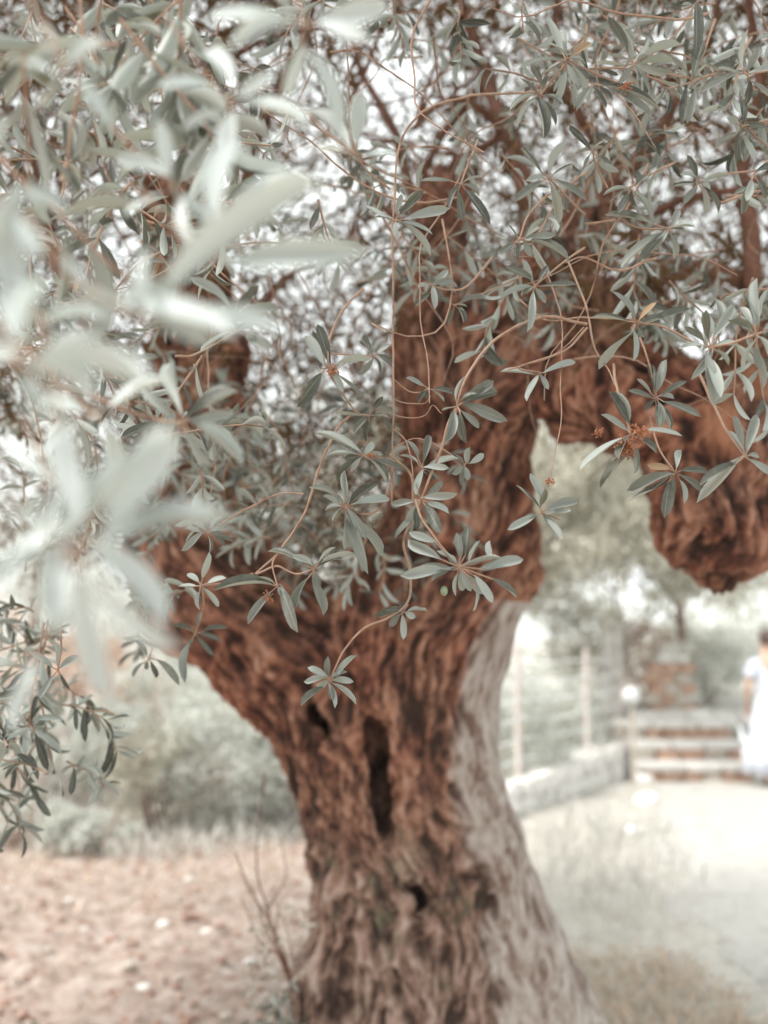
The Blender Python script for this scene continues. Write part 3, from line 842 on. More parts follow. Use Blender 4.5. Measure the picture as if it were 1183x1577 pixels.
def in_gap(px, py):
    g = [(605, 110, 55, 60, 1.0), (600, 190, 45, 40, .8), (480, 300, 60, 60, .3), (40, 665, 75, 50, .85), (30, 740, 60, 40, .6), (1060, 520, 70, 60, .85),
         (1150, 640, 40, 40, .5), (1140, 300, 40, 60, .4), (560, 250, 60, 60, .55), (850, 700, 60, 70, .9), (950, 760, 60, 60, .9)]
    pr = 0
    for x, y, a, b, w in g:
        if ((px - x) / a) ** 2 + ((py - y) / b) ** 2 < 1: pr = max(pr, w)
    return pr

near_leaf, near_stem = [], []
def fill(n, x0, x1, y0, y1, d0, d1, pairs=(5, 9), ll=.044, length=(.07, .16), droop=.5, bias=-.08, sl=None, ss=None, dirz=-0.35, gap=True, r=.0013):
    sl = near_leaf if sl is None else sl; ss = near_stem if ss is None else ss
    made = 0
    while made < n:
        px, py = RNG.uniform(x0, x1), RNG.uniform(y0, y1)
        if gap and RNG.random() < in_gap(px, py): made += 0.25; continue
        d = RNG.uniform(d0, d1)
        o = P(px, py, d)
        dv = RNG.standard_normal(3) * np.array((1, .8, .7)) + np.array((0, 0, dirz))
        shoot(o, dv, RNG.uniform(*length), int(RNG.integers(pairs[0], pairs[1] + 1)), ll, droop, bias, sl, ss, r)
        made += 1
fill(50, 760, 1220, -60, 420, 1.3, 2.0)
fill(9, 620, 780, -60, 420, 1.3, 1.8)
fill(9, 930, 1220, 380, 520, 1.25, 1.9)
fill(12, 370, 640, -40, 380, 1.2, 2.2)
fill(60, -60, 400, -60, 560, 0.95, 2.1, bias=-.0)
fill(24, -60, 320, 560, 780, 1.3, 2.4, bias=-.08)
fill(38, -60, 110, 880, 1230, 1.35, 1.9, bias=-.25)
fill(16, 400, 700, 620, 860, 1.6, 2.4, bias=-.2)
fill(9, -60, 420, -60, 330, .62, .95, ll=.055, bias=-.02)
fill(4, 200, 330, 860, 960, 1.4, 2.2, bias=-.15)
mid_leaf, mid_stem = [], []
fill(24, 600, 1000, 300, 440, 2.0, 2.5, bias=-.2, r=.0016)
fill(30, 380, 660, 560, 850, 1.9, 2.5, bias=-.22, r=.0016)
fill(28, 200, 420, 600, 790, 1.9, 2.5, bias=-.2, r=.0016)
fill(150, -150, 430, -150, 430, 2.0, 3.4, sl=mid_leaf, ss=mid_stem, bias=-.1, length=(.10, .22), pairs=(7, 12))
fill(40, 430, 760, -150, 430, 2.2, 3.4, sl=mid_leaf, ss=mid_stem, bias=-.1, length=(.10, .22), pairs=(5, 8))
fill(130, 760, 1330, -150, 430, 2.0, 3.4, sl=mid_leaf, ss=mid_stem, bias=-.1, length=(.10, .24), pairs=(7, 12))
fill(40, 900, 1330, 380, 500, 2.1, 2.4, sl=mid_leaf, ss=mid_stem, bias=-.12, length=(.10, .22))
fill(90, -150, 400, 430, 760, 2.1, 3.4, sl=mid_leaf, ss=mid_stem, bias=-.12, length=(.10, .22))
fill(90, 380, 640, 620, 870, 2.5, 3.4, sl=mid_leaf, ss=mid_stem, bias=-.25, length=(.10, .22))
fill(30, 380, 640, 400, 640, 2.4, 3.4, sl=mid_leaf, ss=mid_stem, bias=-.25, length=(.10, .22))

# ---- build: the 300 leaves that show largest become objects, the rest one mesh
cand = []
for hi_, S in enumerate(HERO):
    for li, L in enumerate(S['leaves']):
        m = L[0] + L[1] * L[3] * 0.5
        px, py, d = to_px(m)
        if -40 < px < W + 40 and -40 < py < H + 40:
            cand.append((L[3] / d, hi_, li))
cand.sort(reverse=True)
chosen = set((h, l) for _, h, l in cand[:298])
variants, variants_lit = [], []
for MT, VL in ((LEAF, variants), (LEAF_LIT, variants_lit)):
  for k, (tv, tq, td) in enumerate(TPL['high']):
      for sh in range(7):
          shade = (0.03, 0.18, 0.33, 0.48, 0.63, 0.78, 0.93)[sh]
          me = bpy.data.meshes.new('leaf')
          vv = tv.copy()
          me.from_pydata([tuple(v) for v in vv], [], [tuple(int(i) for i in q) for q in tq])
          a = me.attributes.new('leafdata', 'FLOAT_VECTOR', 'POINT')
          a.data.foreach_set('vector', np.concatenate([np.full((len(tv), 1), shade), td], 1).astype(np.float32).ravel())
          me.polygons.foreach_set('use_smooth', np.ones(len(me.polygons), bool))
          me.materials.append(MT)
          VL.append((k, shade, me))
nk, rest = 7, Leaves()
BLOS = Batch
def blossom_mesh(c, n, size):
    B = Batch()
    for i in range(n):
        v = rnd_unit() * size * RNG.uniform(.2, 1)
        v[2] *= .9
        B.tube(np.array([c + v * .3, c + v * .7 + rnd_unit() * .001, c + v]), (.0004, .0003), 3)
        e = c + v
        q = RNG.uniform(.0008, .0017)
        oct_v = e + q * np.array([(1, 0, 0), (0, 1, 0), (-1, 0, 0), (0, -1, 0), (0, 0, 1), (0, 0, -1.)])
        oct_f = np.array([(0, 1, 4, 4), (1, 2, 4, 4), (2, 3, 4, 4), (3, 0, 4, 4), (1, 0, 5, 5), (2, 1, 5, 5), (3, 2, 5, 5), (0, 3, 5, 5)])
        B.add(oct_v, oct_f)
    return B
def tri_fix(F):
    return [tuple(dict.fromkeys(int(i) for i in f)) for f in F]
for hi_, S in enumerate(HERO):
    B = Batch()
    for pts, rr in S['stems']: B.tube(pts, rr, 6)
    if not B.V: continue
    use = any((hi_, li) in chosen for li in range(len(S['leaves'])))
    tw = B.build('twig', TWIG, TREE)
    if S['label']: tw['label'] = S['label']
    for li, L in enumerate(S['leaves']):
        if (hi_, li) in chosen:
            o, ax, nn, ln, wd, sh = L
            X, Y, Z = frames(ax[None], nn[None])
            kk = int(RNG.integers(0, len(TPL['high'])))
            me = min((v for v in (variants_lit if S['near'] else variants) if v[0] == kk), key=lambda v: abs(v[1] - sh))[2]
            ob = bpy.data.objects.new('leaf', me)
            COL.objects.link(ob)
            ob.parent = tw
            M = Matrix.Identity(4)
            for r in range(3):
                M[r][0] = X[0][r] * ln; M[r][1] = Y[0][r] * wd; M[r][2] = Z[0][r] * ln; M[r][3] = o[r] - tree_base[r]
            ob.matrix_local = M
        else:
            rest.add(*L)
    for c, n, size in S['flowers']:
        B = blossom_mesh(c, n, size)
        mesh_obj('flower_cluster', np.vstack(B.V) - tree_base, tri_fix(np.vstack(B.F)), FLOWER).parent = tw
    for c, size in S['fruits']:
        u = np.linspace(0, np.pi, 7); a = np.linspace(0, 2 * np.pi, 10, endpoint=False)
        vv = [c + size * np.array((math.sin(q) * math.cos(w) * .75, math.sin(q) * math.sin(w) * .75, math.cos(q))) for q in u for w in a]
        ff = [(i * 10 + k, (i + 1) * 10 + k, (i + 1) * 10 + (k + 1) % 10, i * 10 + (k + 1) % 10) for i in range(6) for k in range(10)]
        mesh_obj('olive', np.array(vv) - tree_base, ff, FRUIT).parent = tw
for pts, r in BARE:
    bp = catmull([P(*q) for q in pts], 7 * len(pts)); bp = bp + np.stack([fbm(bp * 26, 140 + q, 2) for q in range(3)], 1) * .0022
    B = Batch(); B.tube(bp, (r * .8, r * .5), 7, 0.09)
    B.build('twig', TWIG, TREE)
bl = blossom_mesh(P(846, 742, 1.16), 22, .006)
mesh_obj('flower_cluster', np.vstack(bl.V), tri_fix(np.vstack(bl.F)), FLOWER, TREE)
for L in near_leaf: rest.add(*L)
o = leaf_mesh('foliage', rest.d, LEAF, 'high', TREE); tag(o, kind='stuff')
B = Batch()
for pts, rr in near_stem: B.tube(pts, rr, 5)
# long thin shoots wandering through the near crown
for k in range(170):
    px, py, d = RNG.uniform(-60, 1240), RNG.uniform(-120, 560), RNG.uniform(1.2, 2.4)
    if px > 420 and px < 640 and py > 420: continue
    p = P(px, py, d); dv = RNG.standard_normal(3) * np.array((1, .5, 1)); pts = [p]
    for j in range(6):
        dv = dv / np.linalg.norm(dv) + RNG.standard_normal(3) * .33 + np.array((0, 0, -.08)); p = p + dv / np.linalg.norm(dv) * .055; pts.append(p)
    B.tube(catmull(pts, 16), (RNG.uniform(.0010, .0021), .0007), 5)
o = B.build('fine_twigs', TWIG, TREE); tag(o, kind='stuff')
L = Leaves()
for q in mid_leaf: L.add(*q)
o = leaf_mesh('inner_foliage', L.d, LEAF_SHADED, 'mid', TREE); tag(o, kind='stuff')

# ---- limbs carried up from the trunk: each branch a part
def branch(pts, r0, r1, mat=TWIG_DARK, sides=9, wob=.02, n=None):
    pp = catmull([P(*q) for q in pts], n or 6 * len(pts))
    pp = pp + np.stack([fbm(pp * 5, 40 + q, 2) for q in range(3)], 1) * wob
    V, F, T = tube(pp, (r0, r1), sides, .05)
    return V, F
BR = [
 ([(840, 470, 2.7), (800, 330, 2.9), (770, 180, 3.1), (720, 60, 3.2), (700, -80, 3.3)], .035, .014),
 ([(1330, 330, 2.77), (1380, 200, 2.9), (1400, 60, 3.0), (1460, -80, 3.1)], .05, .02),
 ([(1300, 400, 2.7), (1400, 330, 2.7), (1520, 200, 2.8)], .035, .012),
 ([(690, 440, 2.8), (640, 300, 3.0), (600, 200, 3.2), (540, 60, 3.4), (520, -80, 3.5)], .022, .008),
 ([(905, 340, 2.9), (980, 240, 2.9), (1060, 130, 3.0), (1120, -40, 3.1)], .028, .012),
 ([(925, 500, 2.6), (1010, 425, 2.6), (1100, 420, 2.6), (1200, 470, 2.7)], .036, .02),
 ([(1200, 560, 2.5), (1160, 420, 2.6), (1150, 280, 2.7), (1175, 120, 2.8), (1150, -60, 2.9)], .03, .012),
 ([(700, 250, 3.05), (770, 205, 2.7), (700, 145, 2.5), (640, 200, 2.4)], .014, .006),
 ([(752, 130, 3.2), (690, 190, 3.2), (655, 260, 3.2), (640, 330, 3.3)], .018, .008),
 ([(300, 430, 3.08), (370, 330, 3.2), (400, 200, 3.3), (470, 60, 3.4), (500, -60, 3.5)], .03, .01),
 ([(262, 320, 3.12), (180, 230, 3.0), (120, 100, 3.0), (40, -30, 3.0)], .026, .01),
 ([(300, 740, 2.95), (200, 600, 3.0), (120, 480, 3.0), (60, 300, 3.1), (30, 100, 3.2)], .034, .012),
 ([(335, 560, 3.0), (420, 450, 3.3), (520, 380, 3.6), (580, 300, 3.9)], .016, .006),
 ([(930, 240, 3.05), (870, 130, 3.1), (860, 20, 3.2), (880, -90, 3.3)], .02, .01),
 ([(680, 360, 2.92), (610, 330, 2.7), (560, 250, 2.5), (535, 160, 2.4)], .012, .005),
 ([(250, 200, 3.15), (320, 120, 3.1), (420, 60, 3.0), (520, 40, 2.9)], .016, .006),
 ([(950, 400, 2.7), (1000, 330, 2.5), (1080, 300, 2.3), (1183, 290, 2.2)], .014, .006),
 ([(850, 440, 2.76), (760, 400, 2.6), (720, 330, 2.5), (700, 240, 2.5)], .012, .006),
]
for pts, r0, r1 in BR:
    V, F = branch(pts, r0, r1)
    mesh_obj('branch', V, F, TWIG_DARK, TREE)
# finer branching
B = Batch()
starts = [P(*q) for pts, _, _ in BR for q in pts[1:]]
for s0 in starts:
    for k in range(2):
        p = s0.copy(); dv = RNG.standard_normal(3) + np.array((0, 0, .5)); pts = [p]
        for j in range(6):
            dv = dv / np.linalg.norm(dv) + RNG.standard_normal(3) * .35 + np.array((0, 0, -.06)); p = p + dv / np.linalg.norm(dv) * RNG.uniform(.07, .15); pts.append(p)
        B.tube(catmull(pts, 14), (RNG.uniform(.003, .006), .0012), 5)
for pts, rr in mid_stem: B.tube(pts, (.0018, .0011), 4)
o = B.build('thin_branches', TWIG_DARK, TREE); tag(o, kind='stuff')

# ---- the far side and the top of the crown
def leaf_cloud(n_clump, per, centers, spread, ll, bias=0., sp=.25):
    c = np.repeat(centers, per, 0)
    o = c + RNG.standard_normal(c.shape) * spread
    ax = RNG.standard_normal(c.shape) + np.array((0, 0, -.25))
    ax /= np.linalg.norm(ax, axis=1)[:, None]
    nn = RNG.standard_normal(c.shape) + np.array((0, 0, .8))
    ln = ll * RNG.uniform(.7, 1.2, len(c))
    sh = np.clip(RNG.normal(.45 + bias, sp, len(c)) + np.repeat(RNG.normal(0, .2, len(centers)), per), 0, .93)
    return dict(o=o, ax=ax, n=nn, len=ln, wid=ln * .26, shade=sh)
cs = []
while len(cs) < 5700:
    px, py, d = RNG.uniform(-300, 1480), RNG.uniform(-250, 860), RNG.uniform(3.4, 6.2)
    if py > 640 and (px > 640 or px < 0): continue
    if RNG.random() < in_gap(px, py): continue
    p = P(px, py, d)
    if p[2] < 1.75: continue
    cs.append(p)
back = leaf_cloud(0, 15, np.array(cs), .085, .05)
o = leaf_mesh('back_foliage', back, LEAF_SHADED, 'low', TREE); tag(o, kind='stuff')
cs = []
while len(cs) < 4200:            # unseen roof of the crown above the frame, put in to shade the trunk
    p = np.array((RNG.uniform(-3.2, 3.4), RNG.uniform(.8, 5.6), RNG.uniform(2.9, 4.7)))
    r2 = ((p[0] - .1) / 3.3) ** 2 + ((p[1] - 3.15) / 2.35) ** 2
    if r2 > 1: continue
    x, y, d = to_px(p)
    if d > .3 and -40 < x < W + 40 and y > -60: continue
    cs.append(p)
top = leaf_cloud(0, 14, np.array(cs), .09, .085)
o = leaf_mesh('upper_foliage', top, LEAF_SHADED, 'low', TREE); tag(o, kind='stuff')

# ------------------------------------------------------------------ the ground
def height(x, y):
    x, y = np.asarray(x, float), np.asarray(y, float)
    n = fbm(np.stack([x * .8, y * .8, x * 0], -1), 61, 3) * .02
    sm = lambda t: np.clip(t, 0, 1) ** 2 * (3 - 2 * np.clip(t, 0, 1))
    left = sm((y - 8.6) / 4.5) * sm((-x + 0.6) / 2.2) * 1.15
    terr = sm((y - 13.0) / .3) * sm((x + .2) / 1.5) * .78
    fur = sm((-x + .3) / 1.2) * sm((9 - y) / 3)
    clod = np.abs(fbm(np.stack([x * 9, y * 9, x * 0], -1), 71, 3)) * .05 * fur
    far = sm((y - 40) / 120) * 3
    return n + np.maximum(left, terr) + clod + far

def grid_sheet(x0, x1, y0, y1, nx, ny, f, power=1.0):
    xs = np.linspace(x0, x1, nx); ys = y0 + (y1 - y0) * np.linspace(0, 1, ny) ** power
    X, Y = np.meshgrid(xs, ys, indexing='ij')
    Z = f(X, Y)
    Vv = np.stack([X, Y, Z], -1).reshape(-1, 3)
    i, j = np.meshgrid(np.arange(nx - 1), np.arange(ny - 1), indexing='ij')
    a = i * ny + j
    return Vv, np.stack([a, a + ny, a + ny + 1, a + 1], -1).reshape(-1, 4)

def ground_material():
    m, t, b = new_mat('earth_and_grass')
    pos = nd(t, 'ShaderNodeNewGeometry').outputs['Position']
    n1 = noise_n(t, 1.2, 4, .6, pos); n2 = noise_n(t, 9, 5, .65, pos); n3 = noise_n(t, 38, 4, .6, pos)
    soil = ramp(t, n2, [(.30, (.19, .13, .10)), (.47, (.34, .262, .222)), (.7, (.48, .415, .375))])
    soil = mixc(t, math_n(t, 'MULTIPLY', ramp(t, n3, [(.52, (0, 0, 0)), (.68, (1, 1, 1))]), .45), soil, (.52, .45, .41))
    dry = ramp(t, n2, [(.3, (.36, .32, .27)), (.5, (.50, .475, .43)), (.7, (.61, .595, .56))])
    sx = nd(t, 'ShaderNodeSeparateXYZ'); t.links.new(pos, sx.inputs[0])
    mr = nd(t, 'ShaderNodeMapRange'); mr.inputs[1].default_value = .0; mr.inputs[2].default_value = .9
    t.links.new(math_n(t, 'ADD', sx.outputs[0], math_n(t, 'MULTIPLY', math_n(t, 'SUBTRACT', n1, .5), 1.6)), mr.inputs[0])
    col = mixc(t, mr.outputs[0], soil, dry)
    t.links.new(col, b.inputs['Base Color'])
    b.inputs['Roughness'].default_value = .95
    b.inputs['Specular IOR Level'].default_value = .1
    bump(t, b, math_n(t, 'ADD', n2, n3), .8, .03)
    return m
GV, GF = grid_sheet(-3.2, 4.6, 2.2, 16, 240, 420, height)
xs = np.concatenate([np.linspace(-260, -3.2, 40)])
tag(mesh_obj('ground', GV, GF, ground_material()), kind='structure')
# wider ground up to the horizon, a ring of sheets round the fine one
def ring(x0, x1, y0, y1, nx, ny):
    return grid_sheet(x0, x1, y0, y1, nx, ny, lambda X, Y: height(X, Y) - .004)
B = Batch()
for a in ((-80, -3.2, -30, 120, 90, 160), (4.6, 80, -30, 120, 90, 160), (-3.2, 4.6, 16, 120, 20, 120), (-3.2, 4.6, -30, 2.2, 20, 40)):
    B.add(*ring(*a))
tag(B.build('far_ground', bpy.data.materials['earth_and_grass']), kind='structure')

# path
PATHM = simple('pale_gravel_path', (.29, .275, .255), (.41, .395, .37), 6, .95, .5, .012, (.35, .335, .315))
pl_ = [G(1010, 1212), G(1020, 1300), G(1050, 1400), G(1110, 1480), G(1180, 1540), G(1300, 1620)]
pl = catmull([np.array((.4 + p[0] * 0 + p[0] - .4, p[1], 0)) for p in pl_], 40)
vv, ff = [], []
for i, p in enumerate(pl):
    for j in range(14):
        x = p[0] + (5.2 - p[0]) * j / 13 + (fbm(np.array([p[1] * 3, 0, 0.]), 81, 2) * .12 if j == 0 else 0)
        vv.append((x, p[1], float(height(x, p[1])) + (.004 if j == 0 else .012)))
for i in range(len(pl) - 1):
    for j in range(13):
        ff.append((i * 14 + j, i * 14 + j + 1, (i + 1) * 14 + j + 1, (i + 1) * 14 + j))
tag(mesh_obj('path', vv, ff, PATHM), kind='structure')

# ------------------------------------------------------------------ stones
def rock_mesh(size, seed, sub=2, flat=.7):
    bm = bmesh.new()
    bmesh.ops.create_icosphere(bm, subdivisions=sub, radius=1)
    co = np.array([v.co[:] for v in bm.verts])
    k = 1 + .28 * fbm(co * 1.3, seed, 2)
    co = co * k[:, None]
    co = np.sign(co) * np.abs(co) ** .8
    co = co * np.array(size)
    for v, c in zip(bm.verts, co): v.co = c
    me = bpy.data.meshes.new('stone')
    bm.to_mesh(me); bm.free()
    me.polygons.foreach_set('use_smooth', np.ones(len(me.polygons), bool))
    return me
STONE_W = simple('pale_limestone', (.58, .555, .52), (.70, .68, .65), 9, .9, .4, .01)
STONE_T = simple('tan_limestone', (.42, .36, .30), (.53, .48, .42), 7, .9, .4, .01)
STONE_O = simple('ochre_stone', (.36, .20, .135), (.52, .36, .27), 8, .9, .4, .01)
STONE_R = simple('reddish_clod', (.26, .14, .10), (.43, .29, .235), 14, .95, .5, .01)

def put_stone(name, p, size, mat, label, cat='stone', group=None, seed=0):
    me = rock_mesh(size, seed)
    me.materials.append(mat)
    o = bpy.data.objects.new(name, me); COL.objects.link(o)
    o.location = tuple(p); o.rotation_euler = (0, 0, RNG.uniform(0, 6))
    return tag(o, label, cat, group)
SOIL_ST = [
 (252, 1430, .075, 'biggest white stone on the red soil left of the trunk'),
 (318, 1440, .060, 'white stone just right of the biggest one on the red soil'),
 (130, 1436, .045, 'small white stone on the soil, leftmost of the two near the edge'),
 (308, 1394, .045, 'small white stone on the soil behind the two largest ones'),
 (385, 1492, .060, 'pale stone on the soil beside the twiggy sapling'),
 (105, 1392, .05, 'pale flat stone far back on the red soil at the left edge'),
 (222, 1528, .05, 'pale stone nearest the bottom edge on the red soil'),
 (290, 1358, .07, 'wide pale stone at the back of the soil below the shrubs'),
]
for i, (px, py, r, lab) in enumerate(SOIL_ST):
    g = G(px, py); g[2] = float(height(g[0], g[1])) + r * .12
    r *= .55
    put_stone('field_stone', g, (r, r * .9, r * .6), STONE_W, lab, 'stone', 'stones lying on the red soil', i)
for i, (px, py, r, lab) in enumerate([(990, 1204, .12, 'bright white stone at the head of the grass beside the steps'), (995, 1238, .11, 'flat white stone in the grass in front of the steps'), (978, 1285, .08, 'smallest white stone in the pale grass beside the path')]):
    g = G(px, py); g[2] = float(height(g[0], g[1])) + r * .3
    put_stone('white_stone', g, (r, r, r * .5), simple('white_stone_%d' % i, (.85, .85, .84), (.92, .92, .91), 8) if i == 0 else bpy.data.materials['white_stone_0'], lab, 'stone', 'white stones by the path', 30 + i)

# clods and gravel scattered on the soil (nobody could count them)
def scatter(name, n, region, smin_, smax_, mats, seed):
    base = [rock_mesh((1, .85, .6), seed + k, 1) for k in range(5)]
    data = []
    for me in base:
        v = np.array([x.co[:] for x in me.vertices]); f = np.array([p.vertices[:] for p in me.polygons]); data.append((v, f))
    Vs, Fs, mi, c = [], [], [], 0
    for i in range(n):
        x, y = region()
        s_ = smin_ * (smax_ / smin_) ** (RNG.random() ** 2.2)
        v, f = data[RNG.integers(0, 5)]
        a = RNG.uniform(0, 6.28); R = np.array(((math.cos(a), -math.sin(a), 0), (math.sin(a), math.cos(a), 0), (0, 0, 1)))
        Vs.append((v * s_) @ R.T + np.array((x, y, float(height(x, y)) + s_ * .2)))
        Fs.append(f + c); c += len(v); mi += [int(RNG.integers(0, len(mats)))] * len(f)
    o = mesh_obj(name, np.vstack(Vs), np.vstack(Fs), mats[0])
    for m in mats[1:]: o.data.materials.append(m)
    o.data.polygons.foreach_set('material_index', np.array(mi, np.int32))
    return tag(o, kind='stuff')
def soil_region():
    while True:
        y = RNG.uniform(3.6, 8.6); x = RNG.uniform(-.45 * y - .3, .1)
        return x, y
scatter('gravel', 2600, soil_region, .006, .03, [STONE_R, STONE_R, STONE_R, STONE_T, STONE_R, STONE_R], 50)

# ------------------------------------------------------------------ grass
def grass(name, n, region, h0, h1, mat, lean=.35, w=.004):
    o_, a_, n_, l_, w_, s_ = [], [], [], [], [], []
    for i in range(n):
        x, y = region()
        o_.append((x, y, float(height(x, y)) - .005))
    P0 = np.array(o_); m = len(P0)
    ax = RNG.standard_normal((m, 3)) * lean; ax[:, 2] = 1
    return tag(leaf_mesh(name, dict(o=P0, ax=ax, n=RNG.standard_normal((m, 3)), len=h0 + (h1 - h0) * RNG.random(m) ** 2, wid=np.full(m, w) * RNG.uniform(.7, 1.5, m), shade=RNG.uniform(.05, .93, m)), mat, 'mid'), kind='stuff')
GRASS_P = leaf_material('pale_grass_blade', (.48, .455, .40), (.68, .655, .605), (.80, .785, .75), (.76, .74, .70), .3, .8, .1, (.62, .58, .48))
GRASS_D = leaf_material('dry_grass_blade', (.28, .16, .10), (.58, .43, .33), (.80, .68, .58), (.74, .6, .5), .3, .7)
def poly_region(poly, noise=0.15):
    poly = [G(*p)[:2] for p in poly]
    xs = [p[0] for p in poly]; ys = [p[1] for p in poly]
    def inside(x, y):
        c = False; j = len(poly) - 1
        for i in range(len(poly)):
            if (poly[i][1] > y) != (poly[j][1] > y) and x < (poly[j][0] - poly[i][0]) * (y - poly[i][1]) / (poly[j][1] - poly[i][1]) + poly[i][0]: c = not c
            j = i
        return c
    def f():
        while True:
            x, y = RNG.uniform(min(xs), max(xs)), RNG.uniform(min(ys), max(ys))
            if inside(x + RNG.normal(0, noise), y + RNG.normal(0, noise)): return x, y
    return f
grass('meadow_grass', 12000, poly_region([(800, 1230), (1000, 1210), (1015, 1300), (1060, 1420), (1150, 1530), (1183, 1600), (800, 1600)]), .02, .07, GRASS_P)
grass('tall_grass', 800, poly_region([(830, 1280), (990, 1270), (1000, 1450), (840, 1460)], .3), .08, .26, GRASS_P, .2)
grass('dry_grass', 2300, poly_region([(870, 1500), (1000, 1475), (1100, 1510), (1150, 1620), (1000, 1700), (870, 1640)], .7), .02, .12, GRASS_D, .7, .005)
grass('litter_weeds', 700, poly_region([(-40, 1300), (240, 1340), (480, 1300), (480, 1420), (200, 1400), (-40, 1440)], .35), .03, .12, GRASS_D, .8, .008)
grass('weeds', 2600, poly_region([(-40, 1290), (240, 1330), (480, 1290), (480, 1250), (-40, 1250)], .2), .06, .25, GRASS_P, .5, .008)

# ------------------------------------------------------------------ shrubs and garden trees
def shrub(name, px, py, w, h, dep, label, mat, n=900, ll=.06, cat='shrub', group=None, stems=7, base=None, zfix=None, twig=None):
    b = G(px, py) if base is None else np.array(base, float)
    b[2] = float(height(b[0], b[1])) if zfix is None else zfix
    root = tag(empty(name, b), label, cat, group)
    B = Batch()
    tips = []
    for k in range(stems):
        a = RNG.uniform(0, 6.28); r = RNG.uniform(.2, 1)
        tip = b + np.array((math.cos(a) * w * .5 * r, math.sin(a) * dep * .5 * r, h * RNG.uniform(.55, .95)))
        mid = (b + tip) / 2 + np.array((RNG.normal(0, .05), RNG.normal(0, .05), h * .1))
        B.tube(catmull([b + RNG.normal(0, .03, 3) * np.array((1, 1, 0)), mid, tip], 9), (.012, .004), 5)
        tips += [tip, mid]
    B.build('stem', twig or TWIG, root)
    nc = max(8, n // 22)
    cs = []
    for k in range(nc):
        while True:
            q = RNG.uniform(-1, 1, 3)
            if q.dot(q) < 1 and RNG.random() < .25 + .75 * np.sqrt(q.dot(q)): break
        cs.append(b + np.array((q[0] * w / 2, q[1] * dep / 2, h * .56 + q[2] * h * .46)))
    L = leaf_cloud(0, 50, np.array(cs), min(w, h) * .06, ll * 1.15)
    leaf_mesh('foliage', L, mat, 'low', root)['kind'] = 'stuff'
    return root
shrub('garden_shrub', 235, 1292, .8, .95, .7, 'brownish open shrub with dark stems at the back of the red soil', LEAF_BG_WARM, 1200, .06, twig=TWIG_DARK)
shrub('garden_shrub', 345, 1285, 1.3, 1.15, .9, 'broad pale green shrub just left of the trunk', LEAF_BG, 3200, .06)
shrub('garden_shrub', 445, 1275, .9, .95, .8, 'grey-green shrub touching the left outline of the trunk', LEAF_BG, 1900, .06)
shrub('garden_shrub', 150, 1240, 1.1, .75, .8, 'low pale shrub on the reddish bank at the left', LEAF_BG, 1300, .06)
shrub('garden_shrub', 130, 1318, .7, .30, .5, 'low grey-green cushion plant at the edge of the soil', LEAF_BG, 900, .05, cat='plant')
shrub('garden_shrub', 20, 1300, 1.0, .42, .7, 'low leafy plant at the left edge below the bank', LEAF_BG, 900, .06, cat='plant')
shrub('garden_shrub', 280, 1165, 1.6, .8, 1., 'wide pale bush on top of the bank behind the shrubs', LEAF_BG, 2200, .07, base=(-2.2, 12.5, 0))
shrub('garden_shrub', 400, 1165, 1.6, 1.1, 1., 'pale bush on the bank seen just past the trunk', LEAF_BG, 2400, .07, base=(-1.1, 12.0, 0))
for q, (bx, by, w_, h_, lb, mt_) in enumerate([
    (-4.6, 10.2, 1.9, 1.0, 'pale spreading bush at the left edge on the bank', LEAF_BG), (-3.4, 11.2, 1.7, .95, 'reddish dry bush on the bank between two pale ones', LEAF_PINK),
    (-3.0, 9.5, 1.5, .9, 'pale tangled bush at the front of the bank', LEAF_BG), (-2.0, 10.4, 1.6, 1.1, 'tall pale bush halfway up the bank', LEAF_BG),
    (-5.6, 12.5, 2.2, 1.2, 'dry flowering bush high on the bank at the far left', LEAF_PINK), (-1.3, 9.6, 1.2, 1.3, 'upright white-green bush behind the grey-green one by the trunk', LEAF_BG),
    (-3.9, 13.6, 2.4, 1.4, 'big pale bush on the crest of the bank', LEAF_BG), (-.4, 10.6, 1.4, 1.2, 'pale bush hidden mostly behind the olive trunk', LEAF_BG)]):
    shrub('bank_shrub', 0, 0, w_, h_, w_ * .7, lb, mt_, 2200, .06, base=(bx, by, 0), group='bushes on the left bank')
# beside the fence on the right
shrub('fence_shrub', 800, 1230, 1.2, 1.25, .9, 'pale green shrub behind the wires nearest the trunk', LEAF_BG, 3000, .06, base=(1.25, 10.6, 0))
shrub('fence_shrub', 870, 1200, 1.2, 1.25, .9, 'green shrub behind the wires in the middle of the fence', LEAF_BG, 2800, .06, base=(2.05, 12.2, 0))
shrub('fence_shrub', 930, 1150, 1.2, 1.5, .9, 'brownish shrub at the far end of the wire fence', LEAF_BG_WARM, 2400, .06, base=(2.75, 13.6, 0))
shrub('flowering_shrub', 1010, 1020, 1.3, 1.1, .9, 'shrub with dry reddish flowers above the stone steps', LEAF_PINK, 2000, .06, base=(3.75, 14.6, 0))
shrub('round_shrub', 1110, 1080, 1.0, .85, .8, 'sage green rounded shrub behind the steps beside the person', LEAF_BG, 2400, .05, base=(4.35, 13.5, 0))
shrub('round_shrub', 1080, 1000, 2.0, 1.3, 1., 'white-green bush behind the terrace above the steps', LEAF_BG, 2600, .08, base=(5.6, 17.5, 0))

